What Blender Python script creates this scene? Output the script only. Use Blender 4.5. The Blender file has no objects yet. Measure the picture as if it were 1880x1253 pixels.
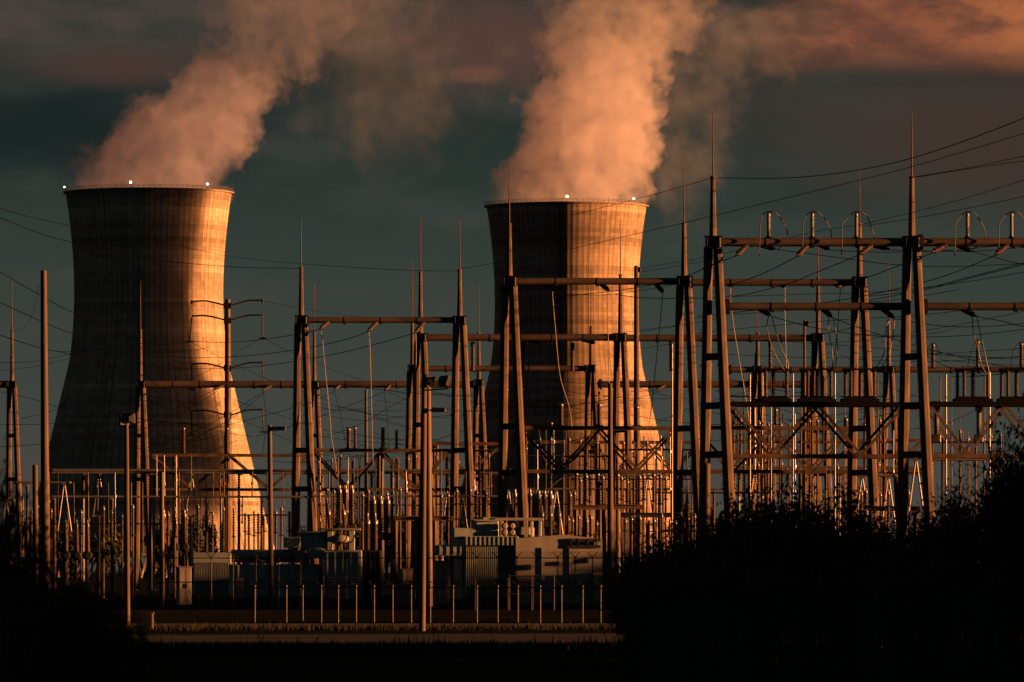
import bpy, math, random
from mathutils import Vector, Matrix
R = math.radians
sc = bpy.context.scene
COL = sc.collection
F = 11700.0            # focal length in photo pixels (long lens)
HZ = 1050.0            # horizon row
CAM_H = 3.0
PAD = 0.6              # the yard stands a little higher than the road

def X(px, d): return (px - 940.0) / F * d
def Z(py, d): return CAM_H + (HZ - py) / F * d
YAW = math.tan(R(8.0))   # the gantry rows stand a little aslant to the view
ROWS = {468.0: 1309, 530.0: 935, 614.0: 553, 658.0: 772, 760.0: 757, 822.0: 258}
def D_(px, d):
    """distance of a point of a gantry row: rows recede to the right"""
    for r, p0 in ROWS.items():
        if abs(d - r) < 9.0: return d + (X(px, r) - X(p0, r)) * YAW
    return d
def P(px, py, d):
    d = D_(px, d); return Vector((X(px, d), d, Z(py, d)))

# ---------------------------------------------------------------- mesh builder
class MB:
    def __init__(s): s.v = []; s.f = []; s.sm = []
    def add(s, vs, fs, smooth=False):
        o = len(s.v); s.v += [tuple(v) for v in vs]
        s.f += [tuple(i + o for i in f) for f in fs]; s.sm += [smooth] * len(fs)
    def tube(s, p, q, r0, r1=None, n=8, caps=True, smooth=False, roll=0.0):
        p = Vector(p); q = Vector(q); r1 = r0 if r1 is None else r1
        a = (q - p)
        if a.length < 1e-6: return
        a.normalize()
        u = a.cross(Vector((0, 1, 0)) if abs(a.y) < .9 else Vector((1, 0, 0))).normalized(); w = a.cross(u)
        vs = []
        for c, r in ((p, r0), (q, r1)):
            for i in range(n):
                t = 2 * math.pi * i / n + roll
                vs.append(c + u * (r * math.cos(t)) + w * (r * math.sin(t)))
        fs = [(i, (i + 1) % n, n + (i + 1) % n, n + i) for i in range(n)]
        s.add(vs, fs, smooth)
        if caps:
            s.add(vs[:n], [tuple(range(n - 1, -1, -1))]); s.add(vs[n:], [tuple(range(n))])
    def path(s, pts, r, n=6, smooth=True):
        pts = [Vector(p) for p in pts]
        m = len(pts); vs = []
        up = None
        for k in range(m):
            a = (pts[min(k + 1, m - 1)] - pts[max(k - 1, 0)]).normalized()
            if up is None:
                up = a.cross(Vector((0, 1, 0)) if abs(a.y) < .9 else Vector((1, 0, 0))).normalized()
            u = (up - a * up.dot(a)).normalized(); up = u; w = a.cross(u)
            for i in range(n):
                t = 2 * math.pi * i / n
                vs.append(pts[k] + u * (r * math.cos(t)) + w * (r * math.sin(t)))
        fs = []
        for k in range(m - 1):
            for i in range(n):
                j = (i + 1) % n
                fs.append((k * n + i, k * n + j, (k + 1) * n + j, (k + 1) * n + i))
        s.add(vs, fs, smooth)
        s.add(vs[:n], [tuple(range(n - 1, -1, -1))]); s.add(vs[-n:], [tuple(range(n))])
    def box(s, c, size, rz=0.0, axes=None):
        c = Vector(c); hx, hy, hz = size[0] / 2, size[1] / 2, size[2] / 2
        if axes is None:
            ax = Vector((math.cos(rz), math.sin(rz), 0)); ay = Vector((-math.sin(rz), math.cos(rz), 0)); az = Vector((0, 0, 1))
        else: ax, ay, az = axes
        vs = [c + ax * (i * hx) + ay * (j * hy) + az * (k * hz) for k in (-1, 1) for j in (-1, 1) for i in (-1, 1)]
        s.add(vs, [(0, 2, 3, 1), (4, 5, 7, 6), (0, 1, 5, 4), (2, 6, 7, 3), (0, 4, 6, 2), (1, 3, 7, 5)])
    def bbox(s, c, size, b=.03):
        """box with chamfered upright and top edges"""
        c = Vector(c); hx, hy, hz = size[0] / 2, size[1] / 2, size[2] / 2
        b = min(b, hx * .6, hy * .6, hz * .6)
        def ring(ix, iy, z, ch):
            x, y = hx - ix, hy - iy
            return [c + Vector(p) for p in ((-x + ch, -y, z), (x - ch, -y, z), (x, -y + ch, z), (x, y - ch, z), (x - ch, y, z), (-x + ch, y, z), (-x, y - ch, z), (-x, -y + ch, z))]
        rs = [ring(0, 0, -hz, b), ring(0, 0, hz - b, b), ring(b, b, hz, b)]
        vs = sum(rs, []); fs = []
        for k in range(2):
            for i in range(8):
                j = (i + 1) % 8; fs.append((k * 8 + i, k * 8 + j, k * 8 + 8 + j, k * 8 + 8 + i))
        fs.append(tuple(range(16, 24))); fs.append(tuple(range(7, -1, -1)))
        s.add(vs, fs)
    def bar(s, p, q, w, h):
        p = Vector(p); q = Vector(q); a = (q - p); L = a.length; a.normalize()
        side = a.cross(Vector((0, 1, 0)) if abs(a.y) < .9 else Vector((1, 0, 0))).normalized(); up = side.cross(a)
        s.box((p + q) / 2, (L, w, h), axes=(a, up, side))
    def lathe(s, base, axis, prof, n=10, smooth=True):
        """prof: (distance along axis, radius)"""
        base = Vector(base); a = Vector(axis).normalized()
        u = a.cross(Vector((0, 1, 0)) if abs(a.y) < .9 else Vector((1, 0, 0))).normalized(); w = a.cross(u)
        vs = []
        for t, r in prof:
            for i in range(n):
                g = 2 * math.pi * i / n
                vs.append(base + a * t + u * (r * math.cos(g)) + w * (r * math.sin(g)))
        fs = []
        for k in range(len(prof) - 1):
            for i in range(n):
                j = (i + 1) % n; fs.append((k * n + i, k * n + j, (k + 1) * n + j, (k + 1) * n + i))
        s.add(vs, fs, smooth)
        s.add(vs[:n], [tuple(range(n - 1, -1, -1))]); s.add(vs[-n:], [tuple(range(n))])
    def sheds(s, p, q, r, count, n=10):
        """a stack of porcelain sheds from p to q"""
        p = Vector(p); q = Vector(q); L = (q - p).length; prof = [(0, r * .62)]
        for k in range(count):
            t0 = L * k / count; h = L / count
            prof += [(t0 + h * .18, r * .60), (t0 + h * .42, r), (t0 + h * .62, r * .97), (t0 + h * .78, r * .60)]
        prof.append((L, r * .6))
        s.lathe(p, q - p, prof, n)

def build(name, mb, mat, parent=None, root=None, smooth=None):
    """one mesh object from a builder; geometry is given in the world, stored relative to its thing's base"""
    o0 = Vector((0, 0, 0)) if root is None else root.location
    me = bpy.data.meshes.new(name)
    me.from_pydata([(v[0] - o0.x, v[1] - o0.y, v[2] - o0.z) for v in mb.v], [], mb.f)
    me.polygons.foreach_set('use_smooth', mb.sm if smooth is None else [smooth] * len(mb.f))
    me.materials.append(mat); me.update()
    ob = bpy.data.objects.new(name, me); COL.objects.link(ob)
    if parent is not None: ob.parent = parent
    return ob
def tag(o, label, cat, group=None, kind=None):
    if label: o['label'] = label
    if cat: o['category'] = cat
    if group: o['group'] = group
    if kind: o['kind'] = kind
    return o
def thing(name, label, cat, loc=(0, 0, 0), group=None):
    o = bpy.data.objects.new(name, None); o.empty_display_size = .5
    COL.objects.link(o); o.location = Vector(loc)
    return tag(o, label, cat, group)
def single(name, mb, mat, label, cat, group=None):
    """a thing that is one mesh"""
    c = Vector(mb.v[0]); zmin = min(v[2] for v in mb.v)
    class L: pass
    r = L(); r.location = Vector((c.x, c.y, zmin))
    o = build(name, mb, mat, None, r); o.location = r.location
    return tag(o, label, cat, group)
def dup(root, loc, label=None, group=None, scale=None, rz=None):
    def cp(o, par):
        c = o.copy(); COL.objects.link(c)
        if par is not None: c.parent = par
        for ch in o.children: cp(ch, c)
        return c
    r = cp(root, None); r.location = loc
    if label: r['label'] = label
    if group: r['group'] = group
    if scale: r.scale = scale
    if rz is not None: r.rotation_euler = (0, 0, rz)
    return r
ORD = ['first', 'second', 'third', 'fourth', 'fifth', 'sixth', 'seventh', 'eighth', 'ninth', 'tenth', 'eleventh', 'twelfth', 'thirteenth', 'fourteenth', 'fifteenth', 'sixteenth', 'seventeenth', 'eighteenth', 'nineteenth', 'twentieth']

# ---------------------------------------------------------------- materials
class NT:
    def __init__(s, tree): s.t = tree
    def n(s, typ, **kw):
        nd = s.t.nodes.new(typ)
        for k, v in kw.items():
            if k.startswith('i_'):
                key = k[2:]; nd.inputs[int(key) if key.isdigit() else key].default_value = v
            else: setattr(nd, k, v)
        return nd
    def l(s, a, b): s.t.links.new(a, b)
    def math(s, op, a, b=None, c=None, clamp=False):
        nd = s.t.nodes.new('ShaderNodeMath'); nd.operation = op; nd.use_clamp = clamp
        for i, x in enumerate((a, b, c)):
            if x is None: continue
            if isinstance(x, (int, float)): nd.inputs[i].default_value = x
            else: s.l(x, nd.inputs[i])
        return nd.outputs[0]
    def smooth(s, x, lo, hi, a=0.0, b=1.0):
        nd = s.t.nodes.new('ShaderNodeMapRange'); nd.interpolation_type = 'SMOOTHSTEP'; nd.clamp = True
        if isinstance(x, (int, float)): nd.inputs[0].default_value = x
        else: s.l(x, nd.inputs[0])
        for i, v in zip((1, 2, 3, 4), (lo, hi, a, b)): nd.inputs[i].default_value = v
        return nd.outputs[0]
    def mix(s, fac, a, b, blend='MIX'):
        nd = s.t.nodes.new('ShaderNodeMix'); nd.data_type = 'RGBA'; nd.blend_type = blend
        for i, x in ((0, fac), (6, a), (7, b)):
            if isinstance(x, (int, float)): nd.inputs[i].default_value = x
            elif isinstance(x, tuple): nd.inputs[i].default_value = (x[0], x[1], x[2], 1)
            else: s.l(x, nd.inputs[i])
        return nd.outputs[2]
    def noise(s, vec, scale, detail=4, rough=.55, dim='3D'):
        nd = s.t.nodes.new('ShaderNodeTexNoise'); nd.noise_dimensions = dim
        nd.inputs['Scale'].default_value = scale; nd.inputs['Detail'].default_value = detail; nd.inputs['Roughness'].default_value = rough
        if vec is not None: s.l(vec, nd.inputs['W' if dim == '1D' else 'Vector'])
        return nd.outputs['Fac']

def mat_new(name):
    m = bpy.data.materials.new(name); m.use_nodes = True
    t = NT(m.node_tree); b = m.node_tree.nodes['Principled BSDF']
    return m, t, b
def mat_simple(name, c1, c2, scale=2.0, rough=.6, metal=0.0, rvar=.15, stretch=(1, 1, 1), bump=0.0, spec=.5):
    m, t, b = mat_new(name)
    tc = t.n('ShaderNodeTexCoord'); mp = t.n('ShaderNodeMapping'); mp.inputs['Scale'].default_value = stretch
    t.l(tc.outputs['Object'], mp.inputs[0])
    f = t.noise(mp.outputs[0], scale, 5, .6)
    f2 = t.smooth(f, .35, .68)
    t.l(t.mix(f2, c1, c2), b.inputs['Base Color'])
    t.l(t.math('ADD', t.math('MULTIPLY', f, rvar), rough - rvar / 2), b.inputs['Roughness'])
    b.inputs['Metallic'].default_value = metal
    b.inputs['Specular IOR Level'].default_value = spec
    if bump:
        bp = t.n('ShaderNodeBump'); bp.inputs['Strength'].default_value = bump; bp.inputs['Distance'].default_value = .05
        t.l(f, bp.inputs['Height']); t.l(bp.outputs[0], b.inputs['Normal'])
    return m
M = {}
M['steel'] = mat_simple('weathered_galvanised_steel', (.085, .054, .036), (.19, .122, .080), 1.3, .6, .1, .2, (1, 1, .35))
M['beam'] = mat_simple('weathered_tube_steel', (.085, .060, .050), (.15, .108, .088), .8, .55, .2, .2, (.35, 1, 1))
M['dark_steel'] = mat_simple('dark_steel', (.012, .012, .013), (.032, .029, .027), 3, .6, .3)
M['alu'] = mat_simple('aluminium_tube', (.26, .25, .24), (.36, .34, .33), 3, .42, .6, .15)
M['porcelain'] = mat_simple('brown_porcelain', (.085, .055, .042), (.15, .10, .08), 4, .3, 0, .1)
M['grey_porcelain'] = mat_simple('grey_porcelain', (.30, .29, .28), (.42, .40, .38), 4, .25, 0, .1)
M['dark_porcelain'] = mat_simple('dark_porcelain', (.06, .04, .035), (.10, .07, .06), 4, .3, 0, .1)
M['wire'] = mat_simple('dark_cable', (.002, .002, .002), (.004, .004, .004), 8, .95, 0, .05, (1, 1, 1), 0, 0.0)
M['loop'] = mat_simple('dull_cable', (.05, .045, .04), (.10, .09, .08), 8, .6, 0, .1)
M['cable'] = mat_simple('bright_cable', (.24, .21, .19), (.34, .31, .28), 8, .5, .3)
M['paint'] = mat_simple('grey_green_transformer_paint', (.28, .35, .33), (.38, .45, .43), 1.2, .45, 0, .2, (1, 1, .4))
M['pale_paint'] = mat_simple('pale_tank_paint', (.30, .29, .27), (.40, .38, .35), .7, .45, 0, .2, (1, 1, .3))
M['cabinet'] = mat_simple('cabinet_paint', (.26, .23, .20), (.36, .32, .28), 1.5, .5, 0, .2, (1, 1, .3))
M['wood'] = mat_simple('weathered_pole_wood', (.10, .066, .045), (.18, .125, .09), 5, .8, 0, .1, (1, 1, .06), .3)
M['asphalt'] = mat_simple('old_asphalt', (.075, .072, .07), (.14, .13, .125), .5, .9, 0, .1, (.3, 1, 1), .2, .05)
M['kerb'] = mat_simple('kerb_concrete', (.13, .12, .11), (.22, .20, .18), 1.2, .85, 0, .1, (.4, 1, 1), .2, .1)
M['bark'] = mat_simple('bark', (.05, .036, .026), (.10, .075, .055), 6, .9, 0, .1, (1, 1, .2), .4)
M['leaf'] = mat_simple('leaves', (.028, .042, .018), (.06, .075, .03), 1.3, .65, 0, .1)
M['leaf_far'] = mat_simple('far_leaves', (.03, .04, .02), (.05, .06, .03), .8, .7, 0, .1)
M['grass'] = mat_simple('dry_grass', (.022, .026, .012), (.045, .04, .022), 2, .9, 0, .1, (1, 1, 1), 0, .05)
M['fence_wire'] = mat_simple('galvanised_mesh', (.20, .19, .18), (.30, .28, .26), 3, .5, .5)
M['black_steel'] = mat_simple('tarred_steel', (.004, .004, .004), (.010, .009, .009), 3, .8, 0, .1, (1, 1, 1), 0, .1)
M['old_box'] = mat_simple('stained_box_paint', (.06, .055, .05), (.11, .10, .09), 3, .8)
M['fence_post'] = mat_simple('galvanised_post', (.10, .088, .078), (.18, .155, .135), 6, .5, .3)
M['fence_panel'] = mat_simple('dark_painted_board', (.020, .023, .026), (.036, .038, .04), 1.5, .75, 0, .1, (1, 1, .15), .2)
M['reflector'] = mat_simple('lamp_reflector', (.75, .72, .66), (.85, .82, .78), 3, .2, .8)

def mat_ground():
    m, t, b = mat_new('ground')
    tc = t.n('ShaderNodeTexCoord')
    f = t.noise(tc.outputs['Object'], .25, 6, .65); g = t.noise(tc.outputs['Object'], 2.2, 5, .7)
    sep = t.n('ShaderNodeSeparateXYZ'); t.l(tc.outputs['Object'], sep.inputs[0])
    yard = t.smooth(sep.outputs[1], 388, 396)
    grass = t.mix(t.smooth(f, .4, .65), (.018, .024, .012), (.04, .04, .022))
    gravel = t.mix(t.smooth(g, .35, .7), (.022, .021, .02), (.045, .042, .038))
    t.l(t.mix(yard, grass, gravel), b.inputs['Base Color'])
    b.inputs['Roughness'].default_value = .95; b.inputs['Specular IOR Level'].default_value = 0.0
    bp = t.n('ShaderNodeBump'); bp.inputs['Strength'].default_value = .6; bp.inputs['Distance'].default_value = .08
    t.l(g, bp.inputs['Height']); t.l(bp.outputs[0], b.inputs['Normal'])
    return m
M['ground'] = mat_ground()

def mat_tower(seed):
    m, t, b = mat_new('cast_concrete_shell')
    tc = t.n('ShaderNodeTexCoord'); sep = t.n('ShaderNodeSeparateXYZ'); t.l(tc.outputs['Object'], sep.inputs[0])
    x, y, z = sep.outputs
    ang = t.math('ARCTAN2', x, t.math('MULTIPLY', y, -1.0))
    NR = 84.0
    u = t.math('MULTIPLY', ang, NR / (2 * math.pi))
    fu = t.math('ABSOLUTE', t.math('SUBTRACT', t.math('FRACT', t.math('ADD', u, 50.0)), .5))     # .5 at a joint
    rowh = 1.75
    w = t.math('DIVIDE', z, rowh); fw = t.math('ABSOLUTE', t.math('SUBTRACT', t.math('FRACT', w), .5))
    comb = t.n('ShaderNodeCombineXYZ'); t.l(t.math('MULTIPLY', ang, 34.0), comb.inputs[0]); t.l(z, comb.inputs[1]); comb.inputs[2].default_value = seed
    mp = t.n('ShaderNodeMapping'); mp.inputs['Scale'].default_value = (.9, .035, 1); t.l(comb.outputs[0], mp.inputs[0])
    streak = t.noise(mp.outputs[0], 1.0, 5, .65)
    mp2 = t.n('ShaderNodeMapping'); mp2.inputs['Scale'].default_value = (.06, .5, 1); t.l(comb.outputs[0], mp2.inputs[0])
    blotch = t.noise(comb.outputs[0], .16, 5, .7)
    broad = t.noise(t.math('ADD', t.math('MULTIPLY', t.math('FLOOR', w), rowh), seed * 13.0), .085, 4, .75, '1D')
    band = t.n('ShaderNodeTexWhiteNoise', noise_dimensions='1D'); t.l(t.math('FLOOR', t.math('ADD', w, seed)), band.inputs['W'])
    cell = t.n('ShaderNodeTexWhiteNoise', noise_dimensions='2D'); cv = t.n('ShaderNodeCombineXYZ')
    t.l(t.math('FLOOR', t.math('ADD', u, 50.0)), cv.inputs[0]); t.l(t.math('FLOOR', w), cv.inputs[1]); t.l(cv.outputs[0], cell.inputs['Vector'])
    v = t.math('ADD', .80, t.math('MULTIPLY', t.math('SUBTRACT', band.outputs['Value'], .5), .22))
    v = t.math('ADD', v, t.math('MULTIPLY', t.math('SUBTRACT', cell.outputs['Value'], .5), .22))
    v = t.math('ADD', v, t.math('MULTIPLY', t.math('SUBTRACT', streak, .5), .5))
    v = t.math('ADD', v, t.math('MULTIPLY', t.math('SUBTRACT', broad, .5), 1.5))
    v = t.math('ADD', v, t.math('MULTIPLY', t.math('SUBTRACT', blotch, .5), .55))
    jv = t.smooth(fu, .41, .46, 1.0, .16)
    # joints differ in how dark they have weathered
    jw = t.n('ShaderNodeTexWhiteNoise', noise_dimensions='1D'); t.l(t.math('FLOOR', t.math('ADD', u, 50.5)), jw.inputs['W'])
    jk = t.math('ADD', .35, t.math('MULTIPLY', jw.outputs['Value'], .65))
    jv = t.math('ADD', t.math('MULTIPLY', jv, jk), t.math('SUBTRACT', 1.0, jk))
    # long irregular run-off stains
    mp3 = t.n('ShaderNodeMapping'); mp3.inputs['Scale'].default_value = (.22, .012, 1); mp3.inputs['Location'].default_value = (seed * 4.0, seed, 3); t.l(comb.outputs[0], mp3.inputs[0])
    run = t.noise(mp3.outputs[0], 1.0, 6, .7)
    v = t.math('MULTIPLY', v, t.smooth(run, .44, .62, 1.04, .80))
    patch = t.noise(comb.outputs[0], .45, 4, .7)
    v = t.math('MULTIPLY', v, t.smooth(patch, .56, .70, 1.0, .78))
    v = t.math('MULTIPLY', v, jv)
    v = t.math('MULTIPLY', v, t.smooth(fw, .40, .47, 1.0, .84))
    v = t.math('MAXIMUM', v, .18)
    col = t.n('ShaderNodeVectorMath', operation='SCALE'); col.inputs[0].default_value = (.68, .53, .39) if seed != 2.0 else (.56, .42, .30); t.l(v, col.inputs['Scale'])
    t.l(col.outputs[0], b.inputs['Base Color']); b.inputs['Roughness'].default_value = .85
    b.inputs['Specular IOR Level'].default_value = .2
    bp = t.n('ShaderNodeBump'); bp.inputs['Strength'].default_value = .12; bp.inputs['Distance'].default_value = .2
    t.l(t.math('MULTIPLY', jv, t.smooth(fw, .40, .47, 1.0, .8)), bp.inputs['Height']); t.l(bp.outputs[0], b.inputs['Normal'])
    return m

def mat_glow(name, col, strength):
    m, t, b = mat_new(name)
    b.inputs['Base Color'].default_value = (.8, .8, .8, 1)
    b.inputs['Emission Color'].default_value = (*col, 1); b.inputs['Emission Strength'].default_value = strength
    return m
M['lamp'] = mat_glow('lit_warning_lamp', (1.0, .82, .55), 6.0)

# ---------------------------------------------------------------- camera
cam_d = bpy.data.cameras.new('camera'); cam = bpy.data.objects.new('camera', cam_d); COL.objects.link(cam)
cam.location = (0, 0, CAM_H); cam.rotation_euler = (R(90), 0, 0)
cam_d.sensor_width = 36.0; cam_d.lens = F * 36.0 / 1880.0
cam_d.shift_y = (HZ - 626.5) / 1880.0
cam_d.clip_start = 1.0; cam_d.clip_end = 40000
cam_d.dof.use_dof = True; cam_d.dof.focus_distance = 620; cam_d.dof.aperture_fstop = 2.8
sc.camera = cam
sc.view_settings.view_transform = 'Standard'; sc.view_settings.look = 'None'
sc.view_settings.exposure = 1.0; sc.view_settings.gamma = 1.0
sc.cycles.use_denoising = True
sc.cycles.max_bounces = 6; sc.cycles.diffuse_bounces = 0; sc.cycles.glossy_bounces = 2
sc.cycles.transparent_max_bounces = 8; sc.cycles.volume_bounces = 5
sc.cycles.sample_clamp_indirect = 2.0; sc.cycles.sample_clamp_direct = 0.0
sc.cycles.volume_step_rate = .3; sc.cycles.volume_max_steps = 700

# ---------------------------------------------------------------- sun and sky
SUN_EL, SUN_A = R(4.0), R(-1.5)        # low evening sun, just on the camera's side of due right
sdir = Vector((math.cos(SUN_EL) * math.cos(SUN_A), math.cos(SUN_EL) * math.sin(SUN_A), math.sin(SUN_EL)))
sun_d = bpy.data.lights.new('sun', 'SUN'); sun_d.energy = 5.0; sun_d.angle = R(.5); sun_d.color = (1.0, .37, .115)
sun = bpy.data.objects.new('sun', sun_d); COL.objects.link(sun)
sun.rotation_euler = sdir.to_track_quat('Z', 'Y').to_euler(); sun.location = (200, 0, 200)

def make_world():
    w = bpy.data.worlds.new('World'); sc.world = w; w.use_nodes = True
    t = NT(w.node_tree); bg = w.node_tree.nodes['Background']
    sky = t.n('ShaderNodeTexSky', sky_type='NISHITA', sun_disc=False)
    sky.sun_elevation = SUN_EL; sky.sun_rotation = R(90) - SUN_A
    tc = t.n('ShaderNodeTexCoord'); sep = t.n('ShaderNodeSeparateXYZ'); t.l(tc.outputs['Generated'], sep.inputs[0])
    x, y, z = sep.outputs
    # bearing and height of the view direction, in thousandths (1 = .001 rad)
    hyp = t.math('SQRT', t.math('ADD', t.math('MULTIPLY', x, x), t.math('MULTIPLY', y, y)))
    az = t.math('MULTIPLY', t.math('ARCTAN2', x, y), 1000.0)
    el = t.math('MULTIPLY', t.math('ARCTAN2', z, hyp), 1000.0)
    def vec(sx, sy, oz=0.0):
        c = t.n('ShaderNodeCombineXYZ'); t.l(t.math('MULTIPLY', az, sx), c.inputs[0]); t.l(t.math('MULTIPLY', el, sy), c.inputs[1]); c.inputs[2].default_value = oz
        return c.outputs[0]
    n1 = t.math('SUBTRACT', t.noise(vec(.035, .085), 1.0, 6, .6), .5)
    n2 = t.math('SUBTRACT', t.noise(vec(.11, .25, 3.0), 1.0, 6, .62), .5)
    n3 = t.math('SUBTRACT', t.noise(vec(.02, .10, 9.0), 1.0, 4, .5), .5)
    # calm sky: slate near the horizon, dark higher up, a warm grey floor
    ramp = t.n('ShaderNodeValToRGB'); cr = ramp.color_ramp; cr.interpolation = 'B_SPLINE'
    pts = [(0.0, (.078, .060, .052)), (.10, (.072, .058, .050)), (.22, (.050, .057, .049)), (.42, (.036, .049, .041)), (.60, (.024, .037, .032)), (.74, (.014, .026, .025)), (.86, (.015, .022, .021)), (1.0, (.02, .022, .021))]
    while len(cr.elements) < len(pts): cr.elements.new(.5)
    for e, (p, c) in zip(cr.elements, pts): e.position = p; e.color = (*c, 1)
    h = t.math('DIVIDE', t.math('ADD', el, t.math('MULTIPLY', n3, 14.0)), 90.0)
    t.l(h, ramp.inputs[0]); col = ramp.outputs[0]
    # soft grey cloud patches through the whole band
    soft = t.smooth(t.math('ADD', n1, t.math('MULTIPLY', n3, .8)), -.10, .20)
    col = t.mix(t.math('MULTIPLY', soft, .34), col, (.060, .060, .052))
    # reddish veil low on the right
    def blob(ax, ay, rx, ry, nz, k):
        dx = t.math('DIVIDE', t.math('SUBTRACT', az, ax), rx); dy = t.math('DIVIDE', t.math('SUBTRACT', el, ay), ry)
        d = t.math('SQRT', t.math('ADD', t.math('MULTIPLY', dx, dx), t.math('MULTIPLY', dy, dy)))
        d = t.math('ADD', d, t.math('MULTIPLY', nz, k))
        return t.smooth(d, 1.0, .25)
    def px(p): return (p - 940.0) / 11.7
    def py(p): return (HZ - p) / 11.7
    col = t.mix(t.math('MULTIPLY', blob(px(1800), py(260), 36, 17, n1, 1.2), .8), col, (.050, .027, .022))
    col = t.mix(t.math('MULTIPLY', blob(px(1480), py(230), 30, 12, n1, 1.6), .45), col, (.046, .036, .030))
    # dark slot under the upper cloud deck, left
    col = t.mix(t.math('MULTIPLY', blob(px(60), py(235), 52, 11, n1, 1.2), .9), col, (.005, .013, .015))
    # cloud deck across the top, its ragged lower edge lit from below by the low sun
    edge = t.math('SUBTRACT', el, t.math('ADD', py(150), t.math('MULTIPLY', n1, 9.0)))
    deck = t.math('MULTIPLY', t.smooth(edge, -1.0, 9.0), t.smooth(az, px(900), px(300), .35, .85))
    col = t.mix(deck, col, t.mix(t.smooth(t.math('ADD', n1, t.math('MULTIPLY', n2, .35)), -.14, .14), (.038, .037, .032), (.074, .054, .044)))
    pink = blob(px(230), py(128), 24, 4.5, n1, 1.5)
    col = t.mix(t.math('MULTIPLY', pink, .7), col, (.074, .034, .028))
    col = t.mix(t.math('MULTIPLY', blob(px(890), py(85), 24, 11, n1, 1.4), .75), col, (.100, .048, .037))
    # small lens-shaped cloud between the plumes
    lens = blob(px(880), py(139), 6.4, 1.9, n2, .8)
    col = t.mix(t.math('MULTIPLY', lens, .85), col, (.135, .058, .040))
    # big orange cloud, upper right, flat torn underside
    e2 = t.math('SUBTRACT', el, t.math('ADD', t.math('ADD', py(140), t.math('MULTIPLY', n1, 7.0)), t.math('MULTIPLY', n2, 3.0)))
    rr = t.math('MULTIPLY', t.smooth(e2, -1.2, 5.0), t.smooth(t.math('ADD', az, t.math('MULTIPLY', n2, 22.0)), px(1330), px(1560)))
    oc = t.mix(t.smooth(t.math('ADD', n2, t.math('MULTIPLY', n1, .7)), -.16, .17), (.135, .050, .032), (.285, .088, .040))
    oc = t.mix(t.smooth(t.math('ADD', az, t.math('MULTIPLY', n2, 30.0)), px(1760), px(1920)), oc, (.44, .135, .048))
    col = t.mix(t.math('MULTIPLY', rr, .92), col, oc)
    # the rest of the sky (behind the camera and overhead) is darkened to deepen shade
    away = t.math('MAXIMUM', t.smooth(t.math('ABSOLUTE', az), 130, 420), t.smooth(el, 95, 260))
    col = t.mix(away, col, (.0125, .0175, .0205))
    col2 = t.mix(.0025, col, sky.outputs[0], 'ADD')
    t.l(col2, bg.inputs[0]); bg.inputs['Strength'].default_value = .50
    # Nishita is bright: a trace of it here
make_world()
# ---------------------------------------------------------------- ground, road
def ground():
    mb = MB()
    ys = [-300, 100, 180, 240, 300, 345, 387, 393, 397, 450, 700, 1200, 3000, 9000, 20000]
    xs = [-9000, -2000, -400, -120, -60, -30, -10, 10, 30, 60, 120, 400, 2000, 9000]
    def gz(y): return 0.0 if y <= 387 else (PAD if y >= 397 else PAD * (y - 387) / 10)
    vs = [(x, y, gz(y)) for y in ys for x in xs]; n = len(xs)
    fs = [(j * n + i, j * n + i + 1, (j + 1) * n + i + 1, (j + 1) * n + i) for j in range(len(ys) - 1) for i in range(n - 1)]
    mb.add(vs, fs); tag(build('ground', mb, M['ground']), None, None, kind='structure')
    mb = MB()          # road runs a little aslant
    def strip(mb, y0l, y1l, y0r, y1r, z, th, xl=-60, xr=60, N=24):
        for k in range(N):
            a, b = k / N, (k + 1) / N
            p = [(xl + (xr - xl) * a, y0l + (y0r - y0l) * a), (xl + (xr - xl) * b, y0l + (y0r - y0l) * b), (xl + (xr - xl) * b, y1l + (y1r - y1l) * b), (xl + (xr - xl) * a, y1l + (y1r - y1l) * a)]
            mb.add([(x, y, z) for x, y in p], [(0, 1, 2, 3)])
            mb.add([(p[0][0], p[0][1], z - th), (p[1][0], p[1][1], z - th), (p[1][0], p[1][1], z), (p[0][0], p[0][1], z)], [(0, 1, 2, 3)])
            mb.add([(p[3][0], p[3][1], z - th), (p[2][0], p[2][1], z - th), (p[2][0], p[2][1], z), (p[3][0], p[3][1], z)], [(3, 2, 1, 0)])
    strip(mb, 238, 288, 272, 326, .012, .02); tag(build('road', mb, M['asphalt']), None, None, kind='structure')
    mb = MB(); strip(mb, 340, 352, 346, 358, .12, .13); tag(build('pavement', mb, M['kerb']), None, None, kind='structure')
ground()
def grass(name, y0, y1, n, hmin, hmax, seed, xr=30):
    rng = random.Random(seed); mb = MB()
    for k in range(n):
        y = rng.uniform(y0, y1); x = rng.uniform(-.075 * y - 1, .03 * y)
        y += (x + 0) * .28 * (1 if y < 330 else .05)
        h = rng.uniform(hmin, hmax) * (1.8 if rng.random() < .05 else 1); a = rng.uniform(0, 6.28); lean = rng.uniform(-.3, .3) * h; w = .02 + .02 * rng.random()
        dx, dy = math.cos(a) * w, math.sin(a) * w
        mb.add([(x - dx, y - dy, 0), (x + dx, y + dy, 0), (x + dx * .6 + lean * .4, y + dy * .6, h * .6), (x + lean, y + lean * .3, h)], [(0, 1, 2, 3)])
    o = build(name, mb, M['grass']); tag(o, 'rough dark grass along the road and kerb edges', 'grass', kind='stuff')
grass('grass', 240, 256, 3500, .12, .4, 3); grass('grass', 327, 338, 3000, .1, .35, 4)

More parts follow.
